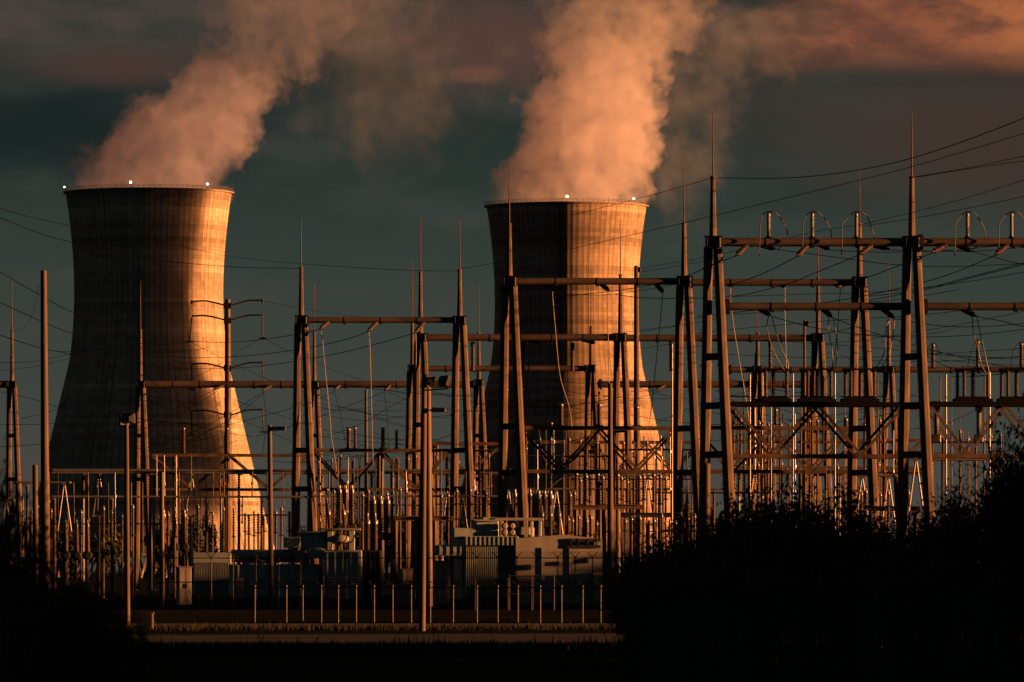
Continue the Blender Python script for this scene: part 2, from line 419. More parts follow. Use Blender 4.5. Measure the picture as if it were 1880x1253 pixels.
# ---------------------------------------------------------------- cooling towers
D1 = 2600.0; MPP = D1 / F
TOP = (HZ - 356) * MPP + CAM_H
NECK_H = (HZ - 540) * MPP + CAM_H; NECK_R = 136.5 * MPP
def prof_r(z):
    k = 2.77 if z > NECK_H else 2.50
    return math.sqrt(NECK_R ** 2 + ((z - NECK_H) / k) ** 2)
def cooling_tower(px, d, label, seed, lights, ladder):
    bx, by = X(px, d), d
    root = thing('cooling_tower', label, 'cooling tower', (bx, by, 0), 'cooling towers of the power station')
    SH0 = 9.0; prof = [(SH0 + (TOP - SH0) * k / 60.0) for k in range(61)]
    mb = MB(); n = 168; vs = []
    for z in prof:
        r = prof_r(z)
        for i in range(n):
            # shallow upright ribs, as cast
            rr = r + (.03 if i % 2 == 0 else -.03)
            g = 2 * math.pi * i / n; vs.append((bx + rr * math.sin(g), by - rr * math.cos(g), z))
    m = len(prof)
    fs = [(k * n + i, k * n + (i + 1) % n, (k + 1) * n + (i + 1) % n, (k + 1) * n + i) for k in range(m - 1) for i in range(n)]
    o = len(vs)
    for z in (TOP, TOP - 25, TOP - 60, SH0):                      # inner wall
        r = prof_r(z) - 1.0
        for i in range(n):
            g = 2 * math.pi * i / n; vs.append((bx + r * math.sin(g), by - r * math.cos(g), z))
    fs += [((m - 1) * n + i, (m - 1) * n + (i + 1) % n, o + (i + 1) % n, o + i) for i in range(n)]
    fs += [(o + k * n + i, o + k * n + (i + 1) % n, o + (k + 1) * n + (i + 1) % n, o + (k + 1) * n + i) for k in range(3) for i in range(n)]
    fs += [(i, o + 3 * n + i, o + 3 * n + (i + 1) % n, (i + 1) % n) for i in range(n)]
    mb.add(vs, fs, False)
    sh = build('shell', mb, mat_tower(seed), root, root, smooth=False)
    mb = MB(); rr = prof_r(TOP)                                    # cornice ring
    def ring(mb, r, z, tr, n=96):
        pts = [(bx + r * math.sin(2 * math.pi * i / n), by - r * math.cos(2 * math.pi * i / n), z) for i in range(n + 1)]
        mb.path(pts, tr, 5)
    cm = mat_tower(seed + 5)
    for i in range(n):
        g0, g1 = 2 * math.pi * i / n, 2 * math.pi * (i + 1) / n
        q = []
        for g in (g0, g1):
            for r, z in ((rr - .98, TOP + .02), (rr + 1.05, TOP + .02), (rr + 1.05, TOP + .55), (rr - .98, TOP + .55)): q.append((bx + r * math.sin(g), by - r * math.cos(g), z))
        mb.add(q, [(0, 4, 5, 1), (1, 5, 6, 2), (2, 6, 7, 3), (3, 7, 4, 0)])
    build('rim', mb, cm, root, root)
    mb = MB()
    for zz in (1.15, 1.75): ring(mb, rr + .9, TOP + zz, .07)
    for i in range(96):
        g = 2 * math.pi * i / 96; p = (bx + (rr + .9) * math.sin(g), by - (rr + .9) * math.cos(g))
        mb.tube((*p, TOP + .5), (*p, TOP + (2.6 if i % 4 == 0 else 1.75)), .07, n=5)
    build('railing', mb, M['steel'], root, root)
    mb = MB()                                                       # raking columns under the shell
    r0 = prof_r(0) + 1.5; r1 = prof_r(SH0) - .5
    for i in range(72):
        for s in (-1, 1):
            g0 = 2 * math.pi * i / 72; g1 = g0 + s * math.pi / 72
            mb.tube((bx + r0 * math.sin(g0), by - r0 * math.cos(g0), 0), (bx + r1 * math.sin(g1), by - r1 * math.cos(g1), SH0 + .2), .5, n=6)
    build('raking_columns', mb, cm, root, root)
    if ladder is not None:
        mb = MB()
        for k in range(60):
            z0, z1 = prof[k], prof[k + 1]
            for off in (-.9, .9):
                q0 = prof_r(z0); q1 = prof_r(z1)
                def pt(q, z, out): 
                    g = ladder + off / q
                    return (bx + (q + out) * math.sin(g), by - (q + out) * math.cos(g), z)
                mb.bar(pt(q0, z0, .32), pt(q1, z1, .32), .3, .6)
        build('ladder_cage', mb, M['dark_steel'], root, root)
    for th, lr in lights:
        g = R(th); q = rr + .6
        mb = MB(); b = Vector((bx + q * math.sin(g), by - q * math.cos(g), TOP + .5))
        mb.tube(b, b + Vector((0, 0, 1.5)), .12, n=6); mb.box(b + Vector((0, 0, 1.5)), (.7, .7, .25))
        f = build('lamp_post', mb, M['dark_steel'], root, root)
        mb = MB(); mb.lathe(b + Vector((0, 0, 1.62)), (0, 0, 1), [(0, .4 * lr), (.2, .85 * lr), (.2 + lr * .5, lr), (.2 + lr, .85 * lr), (.2 + lr * 1.4, .35 * lr)], 12)
        build('warning_light', mb, M['lamp'], f, root)
    return root
D2 = D1 * 152 / 146.5
T1 = cooling_tower(273, D1, 'left cooling tower, its right flank in orange sun behind a tall davit-arm pylon', 1.0, ((-83, .3), (-9, .5), (47, .42)), None)
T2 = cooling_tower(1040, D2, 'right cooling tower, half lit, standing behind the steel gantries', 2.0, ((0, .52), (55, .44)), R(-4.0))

# ---------------------------------------------------------------- steam
def fcurve(t, x, pts):
    nd = t.n('ShaderNodeFloatCurve'); c = nd.mapping.curves[0]
    while len(c.points) < len(pts): c.points.new(.5, .5)
    for p, (a, b) in zip(c.points, pts): p.location = (a, b); p.handle_type = 'AUTO'
    nd.mapping.update(); t.l(x, nd.inputs[1])
    return nd.outputs[0]
def steam(name, label, origin, H, centre, radius, dens, warp, wscale, tint, seed, kind=None, thr=(1.0, .75), detail=4, xmax=120., rmax=80., dmax=1.0):
    """a closed hull round the plume; density follows a centre line and a radius, torn by noise"""
    ox, oy, oz = origin
    def interp(pts, h):
        for (a, b), (c, e) in zip(pts, pts[1:]):
            if a <= h <= c: return b + (e - b) * (h - a) / (c - a)
        return pts[-1][1]
    mb = MB(); n = 32; ms = 18; vs = []; rng = random.Random(seed)
    for k in range(ms + 1):
        h = k / ms; cx = interp(centre, h); r = interp(radius, h) * (1.5 if k else 1.0)
        for i in range(n):
            g = 2 * math.pi * i / n
            vs.append((ox + cx + r * math.cos(g), oy + r * math.sin(g), oz + h * H))
    fs = [(k * n + i, k * n + (i + 1) % n, (k + 1) * n + (i + 1) % n, (k + 1) * n + i) for k in range(ms) for i in range(n)]
    fs += [tuple(range(n - 1, -1, -1)), tuple(range(ms * n, ms * n + n))]
    mb.add(vs, fs, True)
    m = bpy.data.materials.new(name); m.use_nodes = True; t = NT(m.node_tree)
    m.node_tree.nodes.remove(m.node_tree.nodes['Principled BSDF']); out = m.node_tree.nodes['Material Output']
    tc = t.n('ShaderNodeTexCoord')
    nz = t.n('ShaderNodeTexNoise'); nz.inputs['Scale'].default_value = wscale; nz.inputs['Detail'].default_value = detail; nz.inputs['Roughness'].default_value = .58
    mp = t.n('ShaderNodeMapping'); mp.inputs['Location'].default_value = (seed * 7.3, seed * 3.1, 0); t.l(tc.outputs['Object'], mp.inputs[0]); t.l(mp.outputs[0], nz.inputs['Vector'])
    sep = t.n('ShaderNodeSeparateXYZ'); t.l(tc.outputs['Object'], sep.inputs[0]); x, y, z = sep.outputs
    h = t.math('DIVIDE', z, H, clamp=True)
    cx = t.math('MULTIPLY', fcurve(t, h, [(a, b / (2 * xmax) + .5) for a, b in centre]), 2 * xmax)
    cx = t.math('SUBTRACT', cx, xmax)
    r = t.math('MULTIPLY', fcurve(t, h, [(a, b / rmax) for a, b in radius]), rmax)
    dx = t.math('SUBTRACT', x, cx)
    d = t.math('DIVIDE', t.math('SQRT', t.math('ADD', t.math('MULTIPLY', dx, dx), t.math('MULTIPLY', y, y))), r)
    amp = t.smooth(h, 0.0, .22, warp * .35, warp)
    d = t.math('ADD', d, t.math('MULTIPLY', t.math('SUBTRACT', nz.outputs['Fac'], .5), amp))
    f = t.smooth(d, thr[0], thr[1])
    nf = t.n('ShaderNodeTexNoise'); nf.inputs['Scale'].default_value = wscale * 2.7; nf.inputs['Detail'].default_value = 3; t.l(mp.outputs[0], nf.inputs['Vector'])
    f = t.math('MULTIPLY', f, t.smooth(nf.outputs['Fac'], .36, .62, .25, 1.4))
    dn = t.math('MULTIPLY', f, t.math('MULTIPLY', fcurve(t, h, [(a, b / dmax) for a, b in dens]), dmax))
    pv = t.n('ShaderNodeVolumePrincipled'); pv.inputs['Color'].default_value = (*tint, 1); pv.inputs['Anisotropy'].default_value = .1
    t.l(dn, pv.inputs['Density']); t.l(pv.outputs[0], out.inputs['Volume'])
    class L: pass
    q = L(); q.location = Vector(origin)
    o = build(name, mb, m, None, q); o.location = origin
    tag(o, label, 'steam', None, kind)
    return o
k = MPP
steam('steam_plume', 'pinkish steam plume leaning right as it leaves the left cooling tower', (X(273, D1), D1, TOP - 4), 96.0,
      [(0, 0), (.12, 3.5), (.24, 10), (.40, 21), (.516, 36), (.68, 53), (.86, 61), (1, 67)],
      [(0, 32.5), (.10, 31), (.24, 30), (.40, 29), (.52, 27), (.68, 27), (.86, 32), (1, 38)],
      [(0, .028), (.22, .036), (.4, .026), (.58, .011), (.8, .006), (1, .004)], 3.0, .058, (.70, .70, .90), 1, detail=5, thr=(1.0, .86))
steam('steam_plume', 'brighter, denser steam plume rising steeply from the right cooling tower', (X(1040, D2), D2, TOP - 4), 102.0,
      [(0, 0), (.12, 5), (.25, 9), (.45, 12), (.6, 16.5), (.8, 24), (1, 36)],
      [(0, 32.5), (.10, 31), (.25, 29), (.5, 28), (.75, 31), (1, 36)],
      [(0, .04), (.3, .052), (.6, .034), (.82, .014), (1, .006)], 2.9, .056, (.95, .92, 1.0), 2, detail=5, thr=(1.0, .86))
steam('steam_veil', 'thin torn veil of steam drifting right of the left plume', (X(640, D1), D1 + 45, Z(345, D1)), 86.0,
      [(0, 10), (.25, 16), (.5, 18), (.75, 4), (1, -6)], [(0, 22), (.25, 38), (.5, 46), (.75, 54), (1, 62)],
      [(0, 0), (.2, .002), (.5, .0035), (.8, .004), (1, .004)], 5.0, .05, (.6, .68, .85), 3, thr=(.8, .1), detail=6)
steam('steam_veil', 'thin torn veil of steam trailing down right of the right plume', (X(1245, D2), D2 + 40, Z(425, D2)), 98.0,
      [(0, 5), (.25, 4), (.5, 8), (.75, 20), (1, 30)], [(0, 14), (.25, 21), (.5, 28), (.75, 42), (1, 58)],
      [(0, 0), (.15, .006), (.4, .007), (.7, .006), (1, .005)], 4.6, .055, (.6, .68, .85), 4, thr=(.8, .15), detail=6)

# unseen cloud added off-frame, shaped to shade the near side of the left tower
def shade_cloud():
    mb = MB(); rng = random.Random(8)
    m = bpy.data.materials.new('shade_cloud_volume'); m.use_nodes = True; t = NT(m.node_tree)
    m.node_tree.nodes.remove(m.node_tree.nodes['Principled BSDF']); out = m.node_tree.nodes['Material Output']
    pv = t.n('ShaderNodeVolumePrincipled'); pv.inputs['Color'].default_value = (.9, .9, .92, 1); pv.inputs['Density'].default_value = .019
    t.l(pv.outputs[0], out.inputs['Volume'])
    nu, nv = 96, 48; c = Vector((405, 2361.5, 144)); vs = []
    ph = [rng.uniform(0, 6.28) for _ in range(12)]
    for j in range(nv + 1):
        b = math.pi * j / nv
        for i in range(nu):
            a = 2 * math.pi * i / nu
            dx, dy, dz = math.sin(b) * math.cos(a), math.sin(b) * math.sin(a), math.cos(b)
            # squarish body with lumps
            p = 10.0; q = (abs(dx) ** p + abs(dy) ** p + abs(dz) ** p) ** (-1 / p)
            s = 1 + .012 * math.sin(5 * a + ph[0]) * math.sin(7 * b + ph[1]) + .008 * math.sin(11 * a + ph[2]) * math.sin(12 * b + ph[3])
            vs.append(c + Vector((dx * q * 115 * s, dy * q * 200 * s, dz * q * 84 * s)))
    fs = [(j * nu + i, (j + 1) * nu + i, (j + 1) * nu + (i + 1) % nu, j * nu + (i + 1) % nu) for j in range(nv) for i in range(nu)]
    mb.add(vs, fs, True)
    tag(build('added_shade_cloud', mb, m), None, None, kind='structure')
shade_cloud()
# ---------------------------------------------------------------- steel gantries
def gantry(label, d0, cols, beams, base=PAD):
    """cols: (px, head row, spire top row, rod top row, ties) ; beams: (px0, px1, row, radius, flange left, flange right)"""
    root = thing('steel_gantry', label, 'gantry', (X(cols[0][0], D_(cols[0][0], d0)), D_(cols[0][0], d0), base), 'steel gantries of the switchyard')
    for (px, hy, sy, ry, ties) in cols:
        d = D_(px, d0); cx = X(px, d); zt = Z(hy, d) - .35
        H = zt - base
        L = [(-.34, -.34 * H / 26, 2.0 * H / 26), (.34, 1.12 * H / 26, -2.0 * H / 26)]
        legs = []
        for tx, bx, by in L:
            mb = MB(); p = Vector((cx + tx + bx, d + by, base)); q = Vector((cx + tx, d + by * .06, zt))
            rb, rt = .34 + .11 * H / 26, .33
            mb.tube(p, q, rb, rt, n=8)
            for f in (.34, .67): c = p + (q - p) * f; r = rb + (rt - rb) * f; mb.tube(c - Vector((0, 0, .06)), c + Vector((0, 0, .06)), r + .05, n=8)
            mb.tube(p - Vector((0, 0, 0)), p + Vector((0, 0, .08)), rb + .22, n=8)           # base plate
            a = (q - p)
            for k in range(int(a.length / .9)):                                                 # climbing pegs
                f = (k + .5) * .9 / a.length; c = p + a * f; r = rb + (rt - rb) * f
                mb.tube(c + Vector((-r * .75, -r * .5, 0)), c + Vector((-r - .15, -r * .6, 0)), .02, n=4)
            build('leg', mb, M['steel'], root, root); legs.append((p, q, rb, rt))
        for ty in ties:
            z = Z(ty, d); pts = []
            for p, q, rb, rt in legs:
                f = (z - p.z) / (q.z - p.z); pts.append(p + (q - p) * f)
            mb = MB(); mb.bar(pts[0], pts[1], .42, .5); build('cross_tie', mb, M['dark_steel'], root, root)
        mb = MB(); zc = Z(hy, d)
        mb.bbox((cx, d, zc), (1.12, 1.0, .78), .08)
        mb.box((cx, d, zc + .41), (1.3, 1.2, .07)); mb.box((cx, d, zc - .41), (1.3, 1.2, .07))
        for sx in (-.45, .45): mb.tube((cx + sx, d - .52, zc - .3), (cx + sx, d - .52, zc + .3), .06, n=6)
        build('head_box', mb, M['dark_steel'], root, root)
        if sy:
            zs = Z(sy, d); mb = MB()
            mb.tube((cx, d, zc + .45), (cx, d, zs), .27, .17, n=8)
            mb.tube((cx, d, zs - .06), (cx, d, zs + .06), .22, n=8)
            o = build('spire', mb, M['steel'], root, root)
            if ry:
                mb = MB(); mb.tube((cx, d, zs), (cx, d, Z(ry, d)), .065, .03, n=6); build('lightning_rod', mb, M['steel'], o, root)
    for (a, b, row, r, fl, fr) in beams:
        p, q = P(a, row, d0), P(b, row, d0); ax = (q - p).normalized(); mb = MB()
        mb.tube(p, q, r, n=14, smooth=True); L = (q - p).length
        n = max(2, int(L / 3.2))
        for k in range(1, n):                                                                   # lug plates and clamps where things hang
            c = p + (q - p) * (k / n); mb.box(c - Vector((0, 0, r * .98)), (.32, .18, .24)); mb.tube(c - ax * .05, c + ax * .05, r + .025, n=14)
        for c in (p, q): mb.tube(c - ax * .09, c + ax * .09, r + .10, n=14)
        o = build('cross_beam', mb, M['beam'], root, root)
        for c, f in ((p, fl), (q, fr)):
            if f:
                mb = MB(); mb.tube(c - ax * .14, c + ax * .14, r + .26, n=14); build('end_flange', mb, M['dark_steel'], o, root)
    return root
DA, DB, DC, DD, DE, DF = 468.0, 530.0, 614.0, 658.0, 760.0, 822.0
gantry('tallest and nearest gantry at the right, two beams high, loop jumpers above its top beam', DA,
       [(1309, 445, 325, 206, (655, 745, 835)), (1674, 445, 326, 208, (655, 745, 835)), (2042, 445, 326, 208, (655,))],
       [(1322, 1658, 445, .32, 0, 0), (1690, 2028, 445, .32, 1, 0), (1334, 1664, 563, .29, 1, 1), (1698, 2030, 563, .29, 1, 1)])
gantry('wide gantry whose beam crosses in front of the right cooling tower', DB,
       [(935, 517, 412, 302, (783, 868)), (1256, 517, 412, 307, (787, 868)), (1578, 518, 412, 310, (787, 868))],
       [(946, 1246, 517, .29, 0, 0), (1268, 1566, 519, .29, 1, 0)])
gantry('gantry between the two cooling towers, with a single high beam', DC,
       [(553, 588, 492, 400, (827, 898)), (844, 589, 496, 403, (827, 898))],
       [(566, 832, 588, .29, 0, 0)])
gantry('gantry with its beam level with the middle of the right cooling tower', DD,
       [(772, 620, 500, 397, (780, 870)), (1139, 620, 505, 400, (790, 870)), (1502, 620, 512, 432, (790, 870))],
       [(785, 1128, 620, .36, 0, 0), (1150, 1490, 621, .36, 0, 0)])
gantry('far gantry with low slender beam behind the two floodlit lamps', DE,
       [(757, 677, 586, 478, (830,)), (1085, 677, 600, 482, (830,))], [(768, 1074, 677, .34, 0, 0)])
gantry('far gantry at the right with a low beam above the switch insulators', DE,
       [(1391, 679, 612, 549, (830,)), (1632, 679, 588, 480, (830,)), (1960, 679, 600, 480, (830,))],
       [(1340, 1622, 679, .36, 1, 0), (1644, 1950, 679, .36, 0, 0)])
gantry('farthest gantry on the left, its low beam crossing before the left cooling tower', DF,
       [(22, 706, 606, 512, (800, 880)), (258, 706, 606, 516, (800, 880)), (577, 706, 610, 518, (800, 880)), (879, 703, 612, 520, (800, 880))],
       [(-200, 12, 706, .46, 0, 0), (268, 566, 706, .46, 0, 0), (588, 869, 706, .44, 0, 0)])
gantry('farthest gantry on the right, low beam seen behind the slim wooden posts', DF,
       [(1092, 706, 700, None, (820,)), (1388, 706, 650, 560, (820,)), (1489, 706, 690, None, (820,))],
       [(1102, 1377, 706, .44, 1, 1), (1398, 1480, 706, .44, 0, 0)])

# ---------------------------------------------------------------- lattice frames that carry the switches
def truss(label, d, x0, x1, ytop, ybot, bays, legs=(), depth=2.4, m='steel', tcw=.30, dark_top=False, first=1):
    d = D_(x0, d); root = thing('lattice_frame', label, 'lattice frame', (X(x0, d), d, PAD), 'lattice frames between the gantries')
    zt, zb = Z(ytop, d), Z(ybot, d); a, b = X(x0, d), X(x1, d)
    for name, z, mm in (('top_chord', zt, 'black_steel' if dark_top else m), ('bottom_chord', zb, m)):
        for s in (-1, 1):
            mb = MB(); y = d + s * depth / 2
            mb.box(((a + b) / 2, y, z + tcw * .5 - .03), (b - a, tcw * .8, .06)); mb.box(((a + b) / 2, y - tcw * .37, z), (b - a, .06, tcw)); mb.box(((a + b) / 2, y, z - tcw * .5 + .03), (b - a, tcw * .8, .06))
            build(name, mb, M[mm], root, root)
    if dark_top:
        mb = MB(); mb.box(((a + b) / 2, d, zt + tcw * .5 + .02), (b - a, depth, .05)); build('deck', mb, M['black_steel'], root, root)
    for s in (-1, 1):
        y = d + s * depth / 2
        for k in range(bays * 2):
            f0, f1 = k / (bays * 2), (k + 1) / (bays * 2); up = (k % 2 == first % 2)
            p = Vector((a + (b - a) * f0, y, zt - .1 if not up else zb + .1)); q = Vector((a + (b - a) * f1, y, zb + .1 if not up else zt - .1))
            mb = MB(); mb.bar(p, q, .10, .19); build('brace', mb, M[m], root, root)
    mb = MB(); n = bays * 4
    for k in range(n):                                                                          # cross lacing of the bottom chord
        f0, f1 = k / n, (k + 1) / n; s = 1 if k % 2 else -1
        mb.bar((a + (b - a) * f0, d - s * depth / 2, zb), (a + (b - a) * f1, d + s * depth / 2, zb), .07, .07)
    build('lacing', mb, M['dark_steel'], root, root)
    for lx in legs:
        for s in (-1, 1):
            mb = MB(); mb.tube((X(lx, d), d + s * depth / 2, PAD), (X(lx, d), d + s * depth / 2, zt - .2), .2, .16, n=8); build('leg', mb, M[m], root, root)
    root.rotation_euler = (0, 0, R(8)); return root
truss('braced lattice frame with dark deck inside the tallest gantry', 474, 1340, 1660, 743, 838, 2, (), dark_top=True)
truss('braced dark-decked lattice frame at the far right, two fat insulators on its lower beam', 474, 1702, 1985, 743, 838, 2, (1985,), dark_top=True)
truss('braced lattice frame inside the wide gantry before the right cooling tower', 534, 960, 1240, 786, 866, 2)
truss('braced lattice frame right of the wide gantry, behind the tallest gantry', 534, 1272, 1566, 786, 866, 2)
truss('braced lattice frame between the cooling towers with four insulators on top', 616, 576, 826, 827, 899, 2, (700,))
truss('low lattice frame crossing the foot of the left cooling tower', 700, 280, 566, 836, 899, 2, (322, 417))
truss('low far lattice frame between the two nearer gantries', 700, 790, 925, 815, 870, 1, (800,))
truss('low far lattice frame seen behind the wide gantry', 690, 980, 1290, 812, 866, 3, (1100,))
truss('low far lattice frame behind the right trees', 690, 1330, 1700, 808, 870, 3, (1420, 1560))

# ---------------------------------------------------------------- insulators
def up_insulator(label, px, y0, y1, d, r, sheds, mat='porcelain', group=None, stem=None, cap=True, name='post_insulator'):
    """insulator standing on a beam: sheds from row y1 (bottom) up to y0; optional steel stem down to row stem"""
    d = D_(px, d); x = X(px, d); zb, zt = Z(y1, d), Z(y0, d)
    root = thing(name, label, 'insulator', (x, d, Z(stem, d) if stem else zb), group)
    mb = MB(); mb.sheds((x, d, zb + .12), (x, d, zt - .18), r, sheds); build('porcelain', mb, M[mat], root, root)
    mb = MB(); mb.tube((x, d, zb - .02), (x, d, zb + .13), r * 1.05, n=10); mb.box((x, d, zb), (r * 3, r * 3, .06)); build('base', mb, M['dark_steel'], root, root)
    if cap:
        mb = MB(); mb.lathe((x, d, zt - .19), (0, 0, 1), [(0, r * .8), (.1, r * .85), (.16, r * .5), (.2, r * .45)], 10); mb.box((x, d, zt + .03), (r * 2.6, r * 1.2, .06)); build('cap', mb, M['alu'], root, root)
    if stem:
        mb = MB(); mb.tube((x, d, Z(stem, d)), (x, d, zb), r * .55, n=8); build('post', mb, M['steel'], root, root)
    return root
def strain(label, p, q, r=.16, n=12, mat='porcelain', group='strain insulators under the gantry beams'):
    """insulator string under tension from a beam to a conductor clamp"""
    p = Vector(p); q = Vector(q); a = (q - p).normalized()
    root = thing('strain_insulator', label, 'insulator', p, group)
    mb = MB(); mb.sheds(p + a * .35, q - a * .25, r, n); build('porcelain', mb, M[mat], root, root)
    mb = MB(); mb.tube(p, p + a * .38, .05, n=6); build('hanger_link', mb, M['dark_steel'], root, root)
    mb = MB(); mb.tube(q - a * .3, q + a * .1, .07, n=6); mb.box(q, (.2, .2, .16)); build('clamp', mb, M['alu'], root, root)
    return root
def smooth_pts(pts, k=6):
    """Catmull-Rom through the points"""
    P_ = [Vector(p) for p in pts]; out = []
    for i in range(len(P_) - 1):
        p0 = P_[max(i - 1, 0)]; p1 = P_[i]; p2 = P_[i + 1]; p3 = P_[min(i + 2, len(P_) - 1)]
        for j in range(k):
            u = j / k
            out.append(.5 * ((2 * p1) + (p2 - p0) * u + (2 * p0 - 5 * p1 + 4 * p2 - p3) * u * u + (3 * p1 - p0 - 3 * p2 + p3) * u ** 3))
    out.append(P_[-1]); return out
def wire(label, pts, r=.03, mat='wire', cat='wire', group=None, name='overhead_wire', k=6):
    """pts: (px, row, distance)"""
    mb = MB(); mb.path(smooth_pts([P(*p) for p in pts], k), r, 5)
    return single(name, mb, M[mat], label, cat, group)

# the five uprights with loop jumpers on the top beam of the nearest gantry
for i, (px, lx, rx, lowx) in enumerate([(1411, 1395, 1446, 1428), (1491, 1474, 1526, 1522), (1572, 1546, 1590, 1625), (1776, 1754, 1809, 1785), (1857, 1834, 1900, 1905)]):
    up_insulator(f'{ORD[i]} from the left of the five grey uprights on the topmost beam', px, 391, 437, DA, .17, 15, 'grey_porcelain', 'uprights carrying the loop jumpers')
    pts = [(lx - 1, 470, DA - .8), (lx, 437, DA - .6), (lx + 1, 412, DA - .4), (px - 9, 394, DA), (px, 389, DA), (px + 12, 391, DA), (rx - 10, 405, DA + .5), (rx, 428, DA + .9), (rx - 6, 446, DA + 1.2), (lowx, 458, DA + 1.4)]
    if i == 1: pts = pts[:-3] + [(rx, 428, DA + .9), (rx - 2, 446, DA + 1.1), (lowx - 2, 456, DA + 1.4)]
    if i in (2, 4): pts = pts[:6] + [(px + 22, 402, DA + .5), (px + 30, 425, DA + .9), (lowx - 14, 448, DA + 1.2), (lowx, 456, DA + 1.4)]
    wire(f'{ORD[i]} loop jumper from the left, arching over a grey upright on the topmost beam', pts, .04, 'loop', 'jumper cable', 'loop jumpers on the topmost beam', 'loop_jumper')

# strain insulators: (beam name, depth, [(px, row) on beam -> (px, row, depth offset)])
SI = []
for i, (px, qx, qy) in enumerate([(1386, 1421, 457), (1500, 1521, 457), (1588, 1631, 457), (1752, 1781, 461), (1872, 1905, 461)]):
    SI.append((f'{ORD[i]} lit strain insulator slanting down right from the topmost beam', (px, 447, DA), (qx, qy, DA + 1.6)))
for i, (px, qx, qy) in enumerate([(1374, 1352, 469), (1484, 1464, 470), (1603, 1579, 467), (1740, 1712, 463), (1852, 1828, 467)]):
    SI.append((f'{ORD[i]} shadowed strain insulator slanting down left from the topmost beam', (px, 449, DA), (qx, qy, DA - 1.6)))
for i, (px, qx, qy) in enumerate([(1388, 1413, 578), (1506, 1526, 581), (1616, 1640, 583), (1760, 1790, 580)]):
    SI.append((f'{ORD[i]} strain insulator from the left under the second beam of the tallest gantry', (px, 564, DA), (qx, qy, DA + 1.6)))
for i, (px, qx, qy) in enumerate([(999, 1016, 535), (1099, 1117, 533), (1201, 1217, 536), (1325, 1341, 523), (1424, 1440, 526), (1526, 1543, 527)]):
    SI.append((f'{ORD[i]} strain insulator from the left under the beam before the right cooling tower', (px, 518, DB), (qx, qy, DB + 1.7)))
for i, (px, qx, qy) in enumerate([(604, 588, 604), (694, 676, 608), (780, 762, 611)]):
    SI.append((f'{ORD[i]} strain insulator from the left under the beam between the cooling towers', (px, 590, DC), (qx, qy, DC - 1.9)))
for i, (px, qx, qy) in enumerate([(412, 392, 716), (500, 482, 717), (624, 614, 716), (717, 706, 718), (1222, 1206, 716)]):
    SI.append((f'{ORD[i]} small far strain insulator from the left under the lowest long beam', (px, 707, DF), (qx, qy, DF - 2)))
for i, (px, qx, qy) in enumerate([(965, 990, 629), (1068, 1092, 630)]):
    SI.append((f'{ORD[i]} of two flat strain insulators under the beam across the middle of the right tower', (px, 624, DD), (qx, qy, DD + 1.8)))
for lab, p, q in SI: strain(lab, P(*p), P(*q), .21, 9)
# insulators hanging straight down from the middle beam
for i, (px, y0, y1, d) in enumerate([(868, 632, 681, DD), (960, 630, 682, DD), (1051, 634, 682, DD), (1232, 630, 682, DD), (1414, 630, 682, DD)]):
    d = D_(px, d); root = thing('hanging_insulator', f'{ORD[i]} from the left of the insulators hanging from the middle beam', 'insulator', (X(px, d), d, Z(y0, d)), 'insulators hanging from the middle beam')
    mb = MB(); mb.sheds(P(px, y0 + 3, d), P(px, y1, d), .24, 10); build('porcelain', mb, M['porcelain'], root, root)
    mb = MB(); mb.tube(P(px, y0 - 4, d), P(px, y0 + 4, d), .22, n=8); mb.box(P(px, y0 - 12, d), (.9, .9, .12)); build('hanger', mb, M['dark_steel'], root, root)

